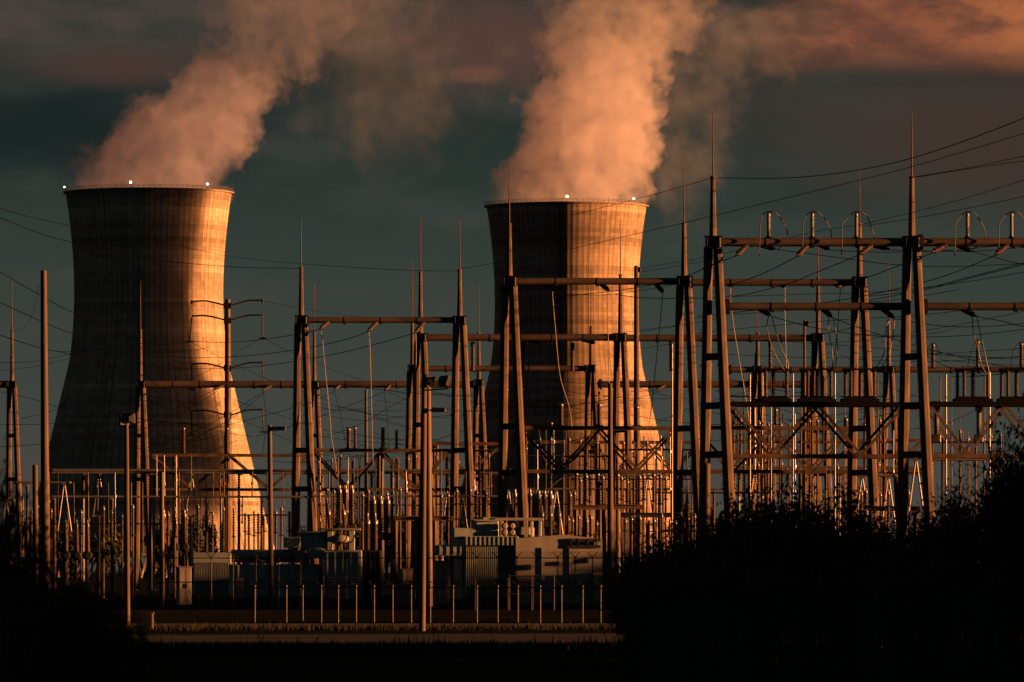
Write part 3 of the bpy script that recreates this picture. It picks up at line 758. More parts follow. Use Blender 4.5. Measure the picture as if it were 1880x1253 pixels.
# droppers (bright slack cables down to the switches)
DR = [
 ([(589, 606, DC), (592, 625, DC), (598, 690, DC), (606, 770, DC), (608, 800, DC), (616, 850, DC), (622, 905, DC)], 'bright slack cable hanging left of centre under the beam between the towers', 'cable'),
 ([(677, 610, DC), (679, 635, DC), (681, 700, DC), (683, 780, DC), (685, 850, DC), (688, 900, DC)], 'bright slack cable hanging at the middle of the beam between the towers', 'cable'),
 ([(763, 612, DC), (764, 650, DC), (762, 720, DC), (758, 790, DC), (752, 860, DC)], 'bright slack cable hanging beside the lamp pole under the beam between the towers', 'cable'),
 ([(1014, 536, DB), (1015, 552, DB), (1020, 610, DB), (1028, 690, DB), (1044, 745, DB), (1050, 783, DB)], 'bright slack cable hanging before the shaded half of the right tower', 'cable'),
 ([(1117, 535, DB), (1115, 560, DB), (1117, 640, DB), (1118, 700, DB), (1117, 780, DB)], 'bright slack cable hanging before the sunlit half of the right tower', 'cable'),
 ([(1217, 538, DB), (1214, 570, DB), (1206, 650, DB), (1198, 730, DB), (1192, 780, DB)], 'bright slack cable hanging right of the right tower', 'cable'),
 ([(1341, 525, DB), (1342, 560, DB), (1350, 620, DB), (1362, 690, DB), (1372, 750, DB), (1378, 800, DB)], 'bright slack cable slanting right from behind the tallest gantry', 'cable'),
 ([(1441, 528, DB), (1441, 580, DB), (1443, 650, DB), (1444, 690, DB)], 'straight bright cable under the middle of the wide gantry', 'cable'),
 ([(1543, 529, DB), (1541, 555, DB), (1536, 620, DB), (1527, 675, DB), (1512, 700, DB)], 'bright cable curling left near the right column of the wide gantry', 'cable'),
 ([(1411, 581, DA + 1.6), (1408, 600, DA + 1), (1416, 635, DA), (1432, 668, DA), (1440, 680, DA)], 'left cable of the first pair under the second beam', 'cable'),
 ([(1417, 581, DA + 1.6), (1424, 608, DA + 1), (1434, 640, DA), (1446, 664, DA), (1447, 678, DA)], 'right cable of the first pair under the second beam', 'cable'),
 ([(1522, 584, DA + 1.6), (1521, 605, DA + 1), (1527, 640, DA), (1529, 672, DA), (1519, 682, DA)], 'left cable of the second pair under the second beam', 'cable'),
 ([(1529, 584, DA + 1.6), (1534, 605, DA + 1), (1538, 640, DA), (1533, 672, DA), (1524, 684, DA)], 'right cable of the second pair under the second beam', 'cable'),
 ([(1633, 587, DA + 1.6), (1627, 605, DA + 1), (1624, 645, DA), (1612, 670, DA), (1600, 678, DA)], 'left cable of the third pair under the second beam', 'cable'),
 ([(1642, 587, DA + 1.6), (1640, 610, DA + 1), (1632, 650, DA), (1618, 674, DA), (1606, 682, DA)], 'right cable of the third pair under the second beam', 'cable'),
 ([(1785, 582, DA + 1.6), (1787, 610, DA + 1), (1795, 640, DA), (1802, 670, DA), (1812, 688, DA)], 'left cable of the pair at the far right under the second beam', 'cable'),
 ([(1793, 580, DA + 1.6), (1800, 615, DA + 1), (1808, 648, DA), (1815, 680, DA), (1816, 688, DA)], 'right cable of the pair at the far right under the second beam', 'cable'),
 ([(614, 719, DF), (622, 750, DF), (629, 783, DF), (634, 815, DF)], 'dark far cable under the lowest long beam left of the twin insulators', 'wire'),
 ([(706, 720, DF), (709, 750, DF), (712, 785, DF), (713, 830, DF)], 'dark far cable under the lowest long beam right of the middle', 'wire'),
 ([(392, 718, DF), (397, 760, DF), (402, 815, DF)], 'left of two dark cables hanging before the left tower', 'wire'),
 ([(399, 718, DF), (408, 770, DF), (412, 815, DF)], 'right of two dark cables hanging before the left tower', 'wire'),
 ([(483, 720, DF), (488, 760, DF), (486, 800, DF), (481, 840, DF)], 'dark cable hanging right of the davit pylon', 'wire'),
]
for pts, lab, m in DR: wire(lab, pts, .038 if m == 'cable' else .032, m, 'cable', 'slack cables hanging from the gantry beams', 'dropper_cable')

# ---------------------------------------------------------------- overhead wires
W = [
 ([(1318, 327, 468), (1450, 327, 455), (1580, 312, 440), (1700, 283, 425), (1880, 217, 405), (2050, 135, 390)], 'topmost wire on the right, sagging from the tallest left spire', .032),
 ([(845, 494, 614), (905, 484, 600), (1000, 468, 580), (1180, 427, 545), (1300, 399, 520), (1500, 350, 480), (1672, 307, 450), (1880, 245, 420), (2050, 188, 400)], 'long thin wire rising from the middle gantry past both tall spires', .025),
 ([(1000, 408, 900), (1060, 393, 800), (1190, 360, 600), (1305, 328, 468)], 'thin wire from the tallest left spire down past the rim of the right tower', .025),
 ([(1680, 325, 468), (1780, 308, 450), (1880, 287, 430), (2050, 250, 410)], 'upper of two close wires leaving the right tall spire', .024),
 ([(1682, 326, 468), (1800, 307, 450), (1880, 296, 430), (2050, 270, 410)], 'lower of two close wires leaving the right tall spire', .024),
 ([(1580, 413, 530), (1660, 394, 500), (1760, 368, 470), (1880, 331, 440), (2050, 280, 420)], 'faint wire rising to the right edge above the loop jumpers', .022),
 ([(1580, 416, 530), (1660, 404, 500), (1760, 386, 470), (1880, 361, 440), (2050, 320, 420)], 'faint wire just below another at the right edge above the loop jumpers', .022),
 ([(1172, 494, 700), (1230, 484, 640), (1310, 470, 560), (1500, 425, 500), (1580, 414, 530)], 'faint wire from the slim dark mast to the wide gantry', .022),
 ([(1172, 500, 700), (1240, 490, 640), (1330, 472, 560)], 'faint short wire right of the slim dark mast', .022),
 ([(1352, 470, 466), (1300, 490, 480), (1256, 508, 510), (1160, 530, 530), (1030, 545, 560)], 'conductor from the tallest gantry back to the wide gantry', .034),
 ([(1464, 471, 466), (1400, 503, 480), (1340, 524, 530)], 'conductor falling left from the middle of the topmost beam', .034),
 ([(1579, 468, 466), (1500, 500, 480), (1440, 523, 500), (1340, 545, 540), (1200, 548, 560), (1130, 541, 570)], 'long conductor falling left from the right part of the topmost beam', .034),
 ([(1712, 465, 466), (1640, 492, 480), (1545, 528, 531)], 'conductor falling left under the right tall column', .034),
 ([(1828, 469, 466), (1740, 505, 480), (1650, 530, 500), (1520, 555, 520), (1340, 575, 560), (1240, 590, 600)], 'very long conductor falling left from the right edge', .034),
 ([(1421, 458, 469), (1500, 468, 480), (1560, 476, 490), (1640, 486, 500), (1740, 490, 520), (1880, 484, 540), (2000, 475, 560)], 'conductor running right from the first lit strain insulator', .032),
 ([(1521, 459, 469), (1600, 463, 480), (1700, 462, 490), (1800, 455, 500), (2000, 430, 520)], 'conductor running right from the second lit strain insulator', .032),
 ([(1631, 459, 469), (1700, 461, 475), (1800, 461, 480), (1900, 452, 490)], 'conductor running right from the third lit strain insulator', .032),
 ([(1781, 462, 469), (1830, 474, 480), (1880, 486, 495), (1990, 505, 520)], 'conductor falling right from the fourth lit strain insulator', .032),
 ([(1580, 546, 560), (1680, 534, 540), (1780, 509, 520), (1880, 483, 500), (2000, 450, 480)], 'upper of three conductors converging at the right edge', .032),
 ([(1590, 553, 560), (1700, 532, 540), (1800, 506, 520), (1880, 486, 500), (2000, 452, 480)], 'middle of three conductors converging at the right edge', .032),
 ([(1340, 545, 600), (1500, 540, 580), (1620, 536, 560), (1760, 520, 540), (1880, 500, 520), (2000, 478, 500)], 'lowest of three conductors converging at the right edge', .028),
 ([(1413, 580, 470), (1500, 603, 490), (1620, 618, 520), (1760, 617, 550), (1880, 605, 570), (2000, 588, 590)], 'conductor sagging right from under the second beam', .034),
 ([(1526, 583, 470), (1600, 610, 490), (1700, 640, 530), (1800, 665, 560), (1900, 684, 590)], 'conductor falling right from the second pair of cables', .034),
 ([(1640, 585, 470), (1720, 598, 490), (1800, 600, 510), (1880, 594, 530), (2000, 580, 560)], 'conductor running right from the third pair of cables', .034),
 ([(1790, 581, 470), (1840, 590, 480), (1880, 600, 490), (2000, 622, 510)], 'conductor falling right beyond the last pair of cables', .034),
 ([(1280, 612, 640), (1400, 600, 620), (1540, 588, 600), (1700, 578, 580), (1880, 555, 540), (2000, 536, 520)], 'conductor rising right just above the second beam', .030),
 ([(1280, 580, 600), (1420, 573, 580), (1540, 560, 560), (1650, 550, 540), (1760, 532, 520)], 'thin conductor rising right behind the tall gantry beams', .026),
 ([(1330, 651, 700), (1450, 656, 690), (1580, 657, 680), (1720, 650, 660), (1880, 640, 640), (2000, 628, 630)], 'flat wire above the switch insulators', .030),
 ([(1330, 617, 660), (1480, 630, 670), (1620, 640, 660), (1760, 655, 640), (1880, 656, 630), (2000, 650, 620)], 'sagging wire above the switch insulators', .030),
 ([(1480, 635, 700), (1600, 622, 680), (1740, 600, 650), (1880, 572, 620), (2000, 545, 600)], 'wire rising right past the right tall column', .028),
 ([(1560, 660, 700), (1680, 664, 690), (1790, 661, 680), (1900, 652, 670)], 'lowest flat wire left of the right edge', .028),
 ([(1700, 644, 650), (1790, 656, 640), (1890, 660, 640)], 'short low wire at the right edge', .026),
 # left
 ([(-60, 363, 500), (0, 383, 520), (60, 400, 560), (130, 415, 600), (250, 436, 700), (415, 470, 900)], 'uppermost faint wire at the left edge', .026),
 ([(-60, 378, 500), (0, 400, 520), (60, 424, 560), (130, 445, 600), (260, 474, 680), (420, 490, 640), (548, 493, 614)], 'second faint wire at the left edge, reaching the middle gantry', .030),
 ([(-60, 468, 500), (0, 500, 520), (70, 540, 560), (138, 576, 610), (260, 620, 700), (346, 628, 900)], 'wire falling right from the left edge above the slim wooden pole top', .034),
 ([(-60, 530, 500), (0, 556, 520), (80, 592, 570), (138, 614, 620), (260, 650, 720), (352, 668, 900)], 'wire falling right at the left edge below the pole top', .034),
 ([(-60, 598, 500), (0, 616, 520), (80, 641, 570), (134, 652, 620), (260, 690, 760), (352, 756, 900)], 'lower wire falling right at the left edge', .034),
 ([(-60, 660, 700), (0, 666, 700), (60, 664, 720), (134, 650, 760), (220, 636, 800)], 'faint wire rising right behind the wooden pole', .026),
 ([(-60, 676, 700), (0, 680, 720), (70, 672, 740), (130, 658, 780)], 'faint lower wire rising right behind the wooden pole', .024),
 ([(20, 610, 822), (45, 600, 790), (60, 575, 760), (72, 520, 560)], 'thin tie wire between the left spire and the pole', .02),
 ([(-40, 712, 822), (40, 728, 800), (110, 748, 790), (180, 762, 790)], 'wire falling right below the leftmost beam', .03),
 ([(38, 769, 800), (90, 757, 800), (120, 745, 800), (170, 722, 810)], 'wire rising right below the leftmost beam', .03),
 ([(-40, 778, 760), (50, 780, 760), (120, 776, 770), (180, 770, 780)], 'flat wire low at the left edge', .034),
 ([(-40, 822, 760), (50, 818, 760), (110, 810, 770), (200, 794, 790)], 'lowest wire at the left edge', .034),
 ([(415, 470, 950), (500, 480, 800), (630, 490, 650), (760, 497, 630), (842, 498, 614)], 'static wire strung from behind the left tower to the middle gantry', .024),
 ([(483, 553, 950), (560, 568, 1000), (660, 582, 1050), (780, 594, 1100)], 'thin wire falling right from the pylon top', .026),
 ([(346, 627, 950), (410, 629, 850), (480, 624, 760), (545, 614, 680), (588, 605, 612)], 'conductor from the pylon to the first strain insulator of the middle gantry', .04),
 ([(300, 655, 950), (380, 657, 850), (460, 653, 760), (560, 640, 680), (640, 622, 640), (676, 609, 612)], 'second conductor from the pylon toward the middle gantry', .04),
 ([(300, 676, 950), (420, 677, 850), (520, 667, 760), (640, 645, 690), (762, 612, 612)], 'third conductor from the pylon toward the middle gantry', .04),
 ([(484, 620, 950), (540, 650, 1000), (640, 690, 1080), (760, 730, 1150)], 'wire falling right from the pylon arm', .03),
 ([(352, 630, 950), (420, 664, 900), (500, 700, 860), (600, 735, 840)], 'wire crossing down right behind the davit pylon', .03),
 ([(484, 619, 950), (440, 645, 900), (380, 682, 860), (300, 715, 840)], 'wire crossing down left behind the davit pylon', .03),
 ([(393, 717, 820), (340, 742, 800), (280, 768, 780), (200, 795, 770)], 'conductor falling left under the low beam before the left tower', .036),
 ([(398, 719, 820), (350, 748, 800), (290, 778, 780), (210, 806, 770)], 'lower twin conductor falling left before the left tower', .036),
 ([(483, 719, 820), (420, 760, 800), (340, 800, 780), (270, 822, 770)], 'conductor falling left from right of the davit pylon', .036),
 ([(488, 719, 820), (430, 765, 800), (350, 808, 780), (280, 834, 770)], 'lower twin conductor falling left from right of the pylon', .036),
 ([(614, 719, 820), (560, 742, 800), (480, 765, 790), (380, 790, 780)], 'conductor falling left behind the middle gantry', .034),
 ([(706, 720, 820), (640, 745, 800), (560, 775, 790), (470, 802, 780)], 'conductor falling left at the centre of the low beam', .034),
 ([(430, 735, 900), (520, 765, 860), (600, 790, 840), (700, 806, 820), (760, 809, 800)], 'wire falling right toward the twin insulators', .03),
 ([(440, 770, 900), (540, 812, 860), (620, 832, 840), (700, 840, 820)], 'lower wire falling right toward the twin insulators', .03),
 ([(580, 760, 900), (660, 772, 880), (750, 766, 860), (860, 768, 840), (1000, 762, 820)], 'flat sagging wire behind the middle gantry', .03),
 ([(590, 742, 900), (650, 752, 880), (700, 768, 860), (760, 788, 840)], 'thin wire behind the bright slack cables', .026),
 ([(690, 735, 900), (760, 745, 880), (840, 762, 860), (930, 782, 840)], 'thin wire crossing behind the middle lamp pole', .026),
 ([(640, 795, 900), (740, 808, 880), (850, 812, 860), (960, 802, 840)], 'low flat wire behind the middle gantry legs', .028),
 ([(600, 800, 800), (660, 780, 790), (720, 745, 780), (760, 725, 770)], 'wire rising right behind the twin insulators', .03),
 ([(1010, 755, 820), (1080, 738, 800), (1140, 722, 790), (1206, 717, 820)], 'upper conductor before the lower right tower', .034),
 ([(1010, 770, 820), (1090, 752, 800), (1160, 735, 790), (1212, 719, 820)], 'lower conductor before the lower right tower', .034),
 ([(1180, 790, 780), (1260, 752, 800), (1330, 730, 810), (1400, 712, 822)], 'conductor rising right behind the tallest gantry', .032),
 ([(870, 690, 700), (960, 638, 690), (1060, 622, 680), (1150, 610, 670), (1260, 596, 660)], 'thin conductor rising right across the right tower', .028),
 ([(1015, 538, 534), (1060, 541, 560), (1120, 541, 590), (1200, 530, 620), (1250, 520, 640)], 'short sagging conductor across the upper right tower', .03),
 ([(1170, 610, 700), (1240, 600, 680), (1320, 585, 660)], 'faint conductor right of the slim mast', .024),
 ([(1180, 640, 700), (1250, 632, 680), (1330, 645, 680)], 'faint sagging conductor right of the right tower', .024),
]
for pts, lab, r in W: wire(lab, pts, r, 'wire', 'wire', 'overhead wires')
# ---------------------------------------------------------------- switches on the decks
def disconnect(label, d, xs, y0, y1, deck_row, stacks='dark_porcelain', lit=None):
    """disconnect switch: channel base on the deck, insulators, live blade across their tops"""
    d = D_(sum(xs) / len(xs), d); x0, x1 = X(min(xs) - 9, d), X(max(xs) + 9, d); zb = Z(deck_row, d)
    root = thing('disconnect_switch', label, 'switch', ((x0 + x1) / 2, d, zb), 'disconnect switches on the dark decks')
    mb = MB(); mb.box(((x0 + x1) / 2, d, zb + .20), (x1 - x0, 1.0, .30)); mb.box(((x0 + x1) / 2, d, zb + .42), (x1 - x0 - .4, .6, .18)); build('base_channel', mb, M['black_steel'], root, root)
    for i, px in enumerate(xs):
        x = X(px, d); mt = stacks if (lit is None or i not in lit) else 'porcelain'  # listed stacks get the lighter porcelain to stand for sunlight
        r = .16 if i % 3 != 2 else .20
        yy = d + (-.35 if i % 2 else .35)
        mb = MB(); mb.sheds((x, yy, zb + .5), (x, yy, Z(y0, d) - .12), r, 14); build('insulator', mb, M[mt], root, root)
    mb = MB(); zt = Z(y0, d)
    mb.tube((X(xs[0], d) - .3, d, zt), (X(xs[-1], d) + .3, d, zt + .05), .07, n=6)
    for px in xs: mb.tube((X(px, d), d - .4, zt - .14), (X(px, d), d + .4, zt - .14), .10, n=6); mb.box((X(px, d), d, zt - .02), (.34, .5, .22))
    for k in range(5):
        xx = X(xs[0], d) + (X(xs[-1], d) - X(xs[0], d)) * (k + .5) / 5
        mb.tube((xx, d - .1, zt), (xx + .22, d, zt + .28), .03, n=5)
    build('switch_blade', mb, M['black_steel'], root, root)
    root.rotation_euler = (0, 0, R(8)); return root
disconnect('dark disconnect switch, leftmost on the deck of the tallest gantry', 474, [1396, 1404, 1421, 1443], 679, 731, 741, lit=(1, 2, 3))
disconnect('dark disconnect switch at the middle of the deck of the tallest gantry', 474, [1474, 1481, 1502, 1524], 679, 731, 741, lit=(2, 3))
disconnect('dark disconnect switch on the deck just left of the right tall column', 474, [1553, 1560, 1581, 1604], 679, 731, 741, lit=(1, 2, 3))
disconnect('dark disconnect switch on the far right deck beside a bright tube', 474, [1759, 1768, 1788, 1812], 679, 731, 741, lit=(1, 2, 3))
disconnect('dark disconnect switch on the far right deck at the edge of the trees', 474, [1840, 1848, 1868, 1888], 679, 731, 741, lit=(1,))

# post insulators on the frames
for i, (px, y0, y1) in enumerate([(1030, 741, 782), (1100, 741, 782), (1012, 775, 800), (1169, 745, 782)]):
    up_insulator(f'{ORD[i]} listed post insulator standing on the frame before the right tower' if False else ['fat ribbed insulator before the shaded half of the right tower', 'fat ribbed insulator before the middle of the right tower', 'small insulator low before the shaded half of the right tower', 'ribbed insulator beside the slim mast before the right tower'][i], px, y0, y1, 536, .25 if i != 2 else .18, 11)
for i, (px, y0) in enumerate([(640, 786), (652, 784), (703, 786), (728, 791)]):
    up_insulator(['left, fatter insulator of the left twin pair on the lattice frame between the towers', 'right, thinner insulator of the left twin pair on the lattice frame between the towers', 'fat insulator with bright cap right of centre on the frame between the towers', 'thin dark insulator right of the fat one on the frame between the towers'][i], px, y0, 824, 616, .26 if i in (0, 2) else .17, 10, 'porcelain' if i in (0, 2) else 'dark_porcelain')
for i, px in enumerate([337, 417]):
    up_insulator(['slim insulator on the low frame before the left tower, left of the davit pylon', 'slim glinting insulator on the low frame right at the davit pylon'][i], px, 785, 833, 700, .22, 13)
for i, (px, y0, y1, d, lab) in enumerate([(1713, 632, 676, DE, 'insulator on the low beam right of the right tall column'), (1795, 626, 676, DE, 'glinting insulator on the low beam between two bright cables'), (1875, 630, 676, DE, 'insulator on the low beam at the right edge'),
        (1349, 752, 779, 560, 'ribbed insulator just right of the tallest left column'), (1424, 750, 780, 560, 'ribbed insulator under the left part of the dark deck'), (1553, 768, 784, 560, 'small insulator under the right part of the dark deck')]):
    up_insulator(lab, px, y0, y1, d, .28 if d > 700 else .22, 10)
# loops over the far insulators
wire('thin loop jumper over the insulator right of the right tall column', [(1702, 660, DE), (1704, 640, DE), (1713, 630, DE), (1722, 640, DE), (1730, 664, DE)], .035, 'wire', 'jumper cable', 'loop jumpers on the low beam', 'loop_jumper')
wire('thin loop jumper over the glinting insulator between bright cables', [(1776, 676, DE), (1782, 650, DE), (1793, 624, DE), (1806, 640, DE), (1816, 676, DE)], .035, 'wire', 'jumper cable', 'loop jumpers on the low beam', 'loop_jumper')
wire('thin loop jumper over the insulator at the right edge', [(1855, 676, DE), (1860, 645, DE), (1875, 628, DE), (1888, 640, DE), (1894, 676, DE)], .035, 'wire', 'jumper cable', 'loop jumpers on the low beam', 'loop_jumper')
# two fat instrument transformers on the far right frame
for i, px in enumerate([1719, 1797]):
    d = D_(px, 474); x = X(px, d)
    root = thing('instrument_transformer', ['fat capped instrument transformer right of the right tall column', 'fat capped instrument transformer beside the bright tube at the far right'][i], 'transformer', (x, d, Z(812, d)), 'instrument transformers on the far right frame')
    mb = MB(); mb.bbox((x, d, Z(805, d)), (.66, .66, .55), .06); mb.box((x, d, Z(799, d)), (.76, .76, .05)); build('terminal_box', mb, M['cabinet'], root, root)
    mb = MB(); mb.sheds((x, d, Z(799, d)), (x, d, Z(752 + i * 3, d)), .24, 14); build('porcelain', mb, M['grey_porcelain'], root, root)
    mb = MB(); mb.lathe((x, d, Z(752 + i * 3, d)), (0, 0, 1), [(0, .27), (.1, .29), (.42, .29), (.5, .24), (.55, .34), (.62, .34)], 12); build('cap', mb, M['alu'], root, root)
# bright operating tubes
for i, (px, y0, y1, d, r) in enumerate([(1377, 688, 955, 490, .055), (1456, 686, 955, 490, .055), (1533, 686, 955, 490, .055), (1737, 688, 955, 490, .06), (1817, 684, 955, 490, .075), (1234, 632, 940, 520, .06), (1416, 690, 800, 500, .035)]):
    mb = MB(); p, q = P(px, y1, d), P(px, y0, d); p.z = PAD
    mb.tube(p, q, r, n=8, smooth=True)
    for f in (.25, .5, .72, .9): c = p + (q - p) * f; mb.tube(c - Vector((0, 0, .09)), c + Vector((0, 0, .09)), r * 1.5, n=8)
    mb.tube(p, p + Vector((0, 0, .06)), r * 2.5, n=8)
    single('operating_tube', mb, M['alu'], ['bright upright tube under the leftmost switch of the dark deck', 'bright upright tube left of the middle switch of the dark deck', 'bright upright tube right of the middle switch of the dark deck', 'bright upright tube just right of the right tall column', 'thickest bright upright tube at the far right', 'long thin bright tube left of the tallest gantry', 'short thin bright tube through the leftmost dark switch'][i], 'tube', 'bright upright operating tubes')

# ---------------------------------------------------------------- pipe buses on A-shaped stands
def bus(label, d, x0, x1, row, supports, r=.10, twin=0.0):
    root = thing('pipe_bus', label, 'bus bar', (X(x0, d), d, PAD), 'pipe buses across the yard')
    z = Z(row, d); a, b = X(x0, d), X(x1, d)
    for k in range(2 if twin else 1):
        mb = MB(); y = d - k * 1.6; zz = z + (twin if k else 0)
        mb.tube((a, y, zz), (b, y, zz), r, n=10, smooth=True)
        for xx in (a, b): mb.lathe((xx, y, zz), (1, 0, 0) if xx == b else (-1, 0, 0), [(0, r * 1.35), (.15, r * 1.35), (.25, r * .6)], 10)
        build('tube', mb, M['alu'], root, root)
    for kind, px in supports:
        x = X(px, d)
        mb = MB(); mb.box((x, d - (.8 if twin else 0), z - .17), (.34, .3 + (1.9 if twin else 0), .16)); mb.tube((x, d, z - .32), (x, d, z - .1), .14, n=8)
        build('clamp', mb, M['alu'], root, root)
        if kind == 'v':      # single post with an insulator stack at its top
            h = min(2.3, (z - PAD) * .3)
            mb = MB(); mb.sheds((x, d, z - .3 - h), (x, d, z - .3), .17, 9); build('insulator', mb, M['porcelain'], root, root)
            mb = MB(); mb.tube((x, d, PAD), (x, d, z - .3 - h), .17, .14, n=8); mb.box((x, d, PAD + .04), (.6, .6, .08)); build('post', mb, M['alu'] if px % 2 else M['steel'], root, root)
        else:                # inverted V of slender struts
            s = kind == 'a' and .62 or .4
            for sx in (-1, 1):
                mb = MB(); mb.tube((x + sx * s, d, z - 4.4), (x + sx * .06, d, z - .3), .085, .07, n=7, smooth=True); build('strut', mb, M['alu'], root, root)
            mb = MB(); mb.tube((x, d, PAD), (x, d, z - 4.35), .19, n=8); mb.box((x, d, z - 4.36), (1.5, .5, .14)); build('post', mb, M['steel'], root, root)
    root.rotation_euler = (0, 0, R(8))
bus('long upper pipe bus crossing low in front of the left tower', 640, 95, 566, 868, [('v', 153), ('a', 182), ('v', 283), ('v', 407), ('v', 440), ('a', 352), ('v', 276)], .13, .22)
bus('upper pipe bus between the middle gantry columns', 640, 586, 934, 868, [('v', 590), ('v', 683), ('v', 772), ('v', 884), ('a', 828)], .12, .22)
bus('second pipe bus lower before the left tower foot', 600, 96, 566, 912, [('v', 82), ('v', 100), ('v', 206), ('v', 380), ('v', 482)], .10)
bus('second pipe bus between the middle gantry columns', 600, 574, 930, 911, [('v', 600), ('v', 640), ('a', 735), ('v', 793), ('a', 852), ('v', 898)], .11)
bus('short pipe bus at the left edge on a slender A stand', 560, 30, 126, 886, [('a', 118), ('v', 50)], .09)
bus('short low pipe bus at the far left edge', 560, -60, 22, 918, [('a', 11)], .09)
bus('pipe bus behind the wide gantry before the right tower', 600, 962, 1290, 898, [('a', 933), ('v', 979), ('a', 1022), ('v', 1066), ('v', 1119), ('v', 1153)], .11)
bus('lower pipe bus before the foot of the right tower', 570, 1126, 1282, 873, [('a', 1190), ('v', 1164), ('v', 1279)], .10)
bus('pipe bus low among the right gantry legs', 560, 1575, 1644, 874, [('a', 1583), ('a', 1632)], .10)
bus('pipe bus behind the right tall column near the trees', 520, 1668, 1690, 842, [('a', 1682)], .09)
bus('pipe bus running to the trees at the right edge', 500, 1700, 1840, 844, [('v', 1711), ('v', 1830)], .10)
bus('far pipe bus behind the right trees', 620, 1335, 1700, 862, [('v', 1357), ('v', 1401), ('a', 1386), ('v', 1470), ('v', 1545), ('v', 1622)], .11, .2)
bus('low far pipe bus left of the right trees', 640, 1200, 1330, 898, [('v', 1210), ('v', 1262), ('v', 1312)], .10)

# rows of small equipment posts low in the yard
def post_row(where, group, d, xs, top, bot, r, mat, jig, seed, names='equipment_post'):
    rng = random.Random(seed)
    for i, px in enumerate(xs):
        px += rng.uniform(-jig, jig); t = top + rng.uniform(-9, 9); x = X(px, d + 0); yy = d + rng.uniform(-9, 9)
        root = thing(names, f'{ORD[i]} of the {where}', 'insulator', (X(px, yy), yy, PAD), group)
        x = X(px, yy); zt = Z(t, yy); zm = Z(bot + rng.uniform(-5, 5), yy); rr = r * .8 * rng.uniform(.85, 1.2)
        mb = MB(); mb.sheds((x, yy, zm), (x, yy, zt), rr, max(6, int((zt - zm) / .22))); build('porcelain', mb, M[mat if rng.random() < .75 else 'dark_porcelain'], root, root)
        mb = MB(); mb.tube((x, yy, PAD), (x, yy, zm), rr * .62, n=8); mb.box((x, yy, PAD + .05), (rr * 4, rr * 4, .1)); mb.box((x, yy, zm), (rr * 3.2, rr * 3.2, .09)); build('post', mb, M['steel'], root, root)
        mb = MB(); mb.lathe((x, yy, zt - .02), (0, 0, 1), [(0, rr * .9), (.14, rr * .95), (.2, rr * .5), (.3, rr * .45)], 8); build('cap', mb, M['alu'], root, root)
post_row('slender insulator posts before the left tower foot', 'insulator posts before the left tower', 560, [58, 96, 126, 148, 192, 205, 221, 245, 306, 318, 345, 366, 392, 412, 431], 940, 985, .17, 'porcelain', 3, 11)
post_row('short insulator posts beside the foot of the pylon', 'short insulator posts beside the pylon foot', 620, [450, 458, 468, 476, 486, 508, 516, 531], 944, 980, .2, 'porcelain', 2, 12)
post_row('insulator posts between the middle gantry legs', 'insulator posts between the middle gantry legs', 600, [590, 602, 614, 628, 664, 676, 700, 712, 722, 736, 744, 757], 905, 952, .2, 'porcelain', 2, 13)
post_row('insulator posts behind the big right transformer', 'insulator posts behind the right transformer', 560, [812, 822, 840, 863, 876, 890, 1046, 1056], 908, 955, .2, 'porcelain', 2, 14)
post_row('bright insulator posts on the raised beam before the right tower', 'bright insulator posts before the right tower', 552, [1056, 1064, 1075, 1082, 1098, 1106, 1136, 1142, 1152, 1172, 1180, 1200, 1211, 1222], 880, 922, .2, 'porcelain', 2, 15)
post_row('low insulator posts right of the right transformer', 'low insulator posts right of the right transformer', 520, [1044, 1052, 1062, 1076, 1086, 1095, 1110, 1150, 1158, 1166, 1174, 1191, 1203, 1214, 1222, 1230, 1240, 1252, 1262, 1274], 955, 980, .17, 'porcelain', 2, 16)
post_row('slim insulator posts behind the dark deck', 'slim insulator posts behind the dark deck', 600, [1348, 1366, 1392, 1412, 1432, 1448, 1468, 1488, 1516, 1540, 1560, 1590, 1612], 858, 900, .19, 'porcelain', 3, 17)
post_row('posts showing low among the right column legs', 'low posts among the right column legs', 520, [1583, 1590, 1616, 1630, 1652, 1668], 905, 950, .16, 'porcelain', 2, 18)
post_row('tall insulator posts behind the frame between the towers', 'tall insulator posts between the towers', 650, list(range(588, 920, 18)), 846, 900, .19, 'porcelain', 5, 21)
post_row('tall insulator posts behind the bushy trees', 'tall insulator posts behind the bushy trees', 650, list(range(1342, 1650, 16)), 776, 838, .2, 'porcelain', 5, 22)
post_row('tall insulator posts before the right tower foot', 'tall insulator posts before the right tower', 650, list(range(962, 1280, 17)), 816, 872, .19, 'porcelain', 5, 23)
post_row('tall insulator posts at the far right', 'tall insulator posts at the far right', 640, list(range(1700, 1836, 15)), 800, 850, .19, 'porcelain', 4, 24)
# raised steel beam carrying them
def beam_stand(label, d, x0, x1, row, m='steel'):
    root = thing('equipment_stand', label, 'steel stand', (X((x0 + x1) / 2, d), d, PAD), 'steel stands of the yard')
    z = Z(row, d); a, b = X(x0, d), X(x1, d)
    mb = MB(); mb.box(((a + b) / 2, d, z + .17), (b - a, .5, .06)); mb.box(((a + b) / 2, d, z), (b - a, .10, .32)); mb.box(((a + b) / 2, d, z - .17), (b - a, .5, .06)); build('beam', mb, M[m], root, root)
    for x in (a + (b - a) * .08, b - (b - a) * .08):
        mb = MB(); mb.tube((x, d, PAD), (x, d, z - .2), .22, n=8); mb.box((x, d, PAD + .05), (.8, .8, .1)); build('leg', mb, M[m], root, root)
    root.rotation_euler = (0, 0, R(9))
beam_stand('steel stand with long beam left of the slim wooden post before the right tower', 545, 1052, 1116, 932)
beam_stand('steel stand with beam right of the slim wooden post before the right tower', 540, 1118, 1180, 931)
beam_stand('dark steel stand behind the big dark column in the middle', 560, 722, 772, 952)
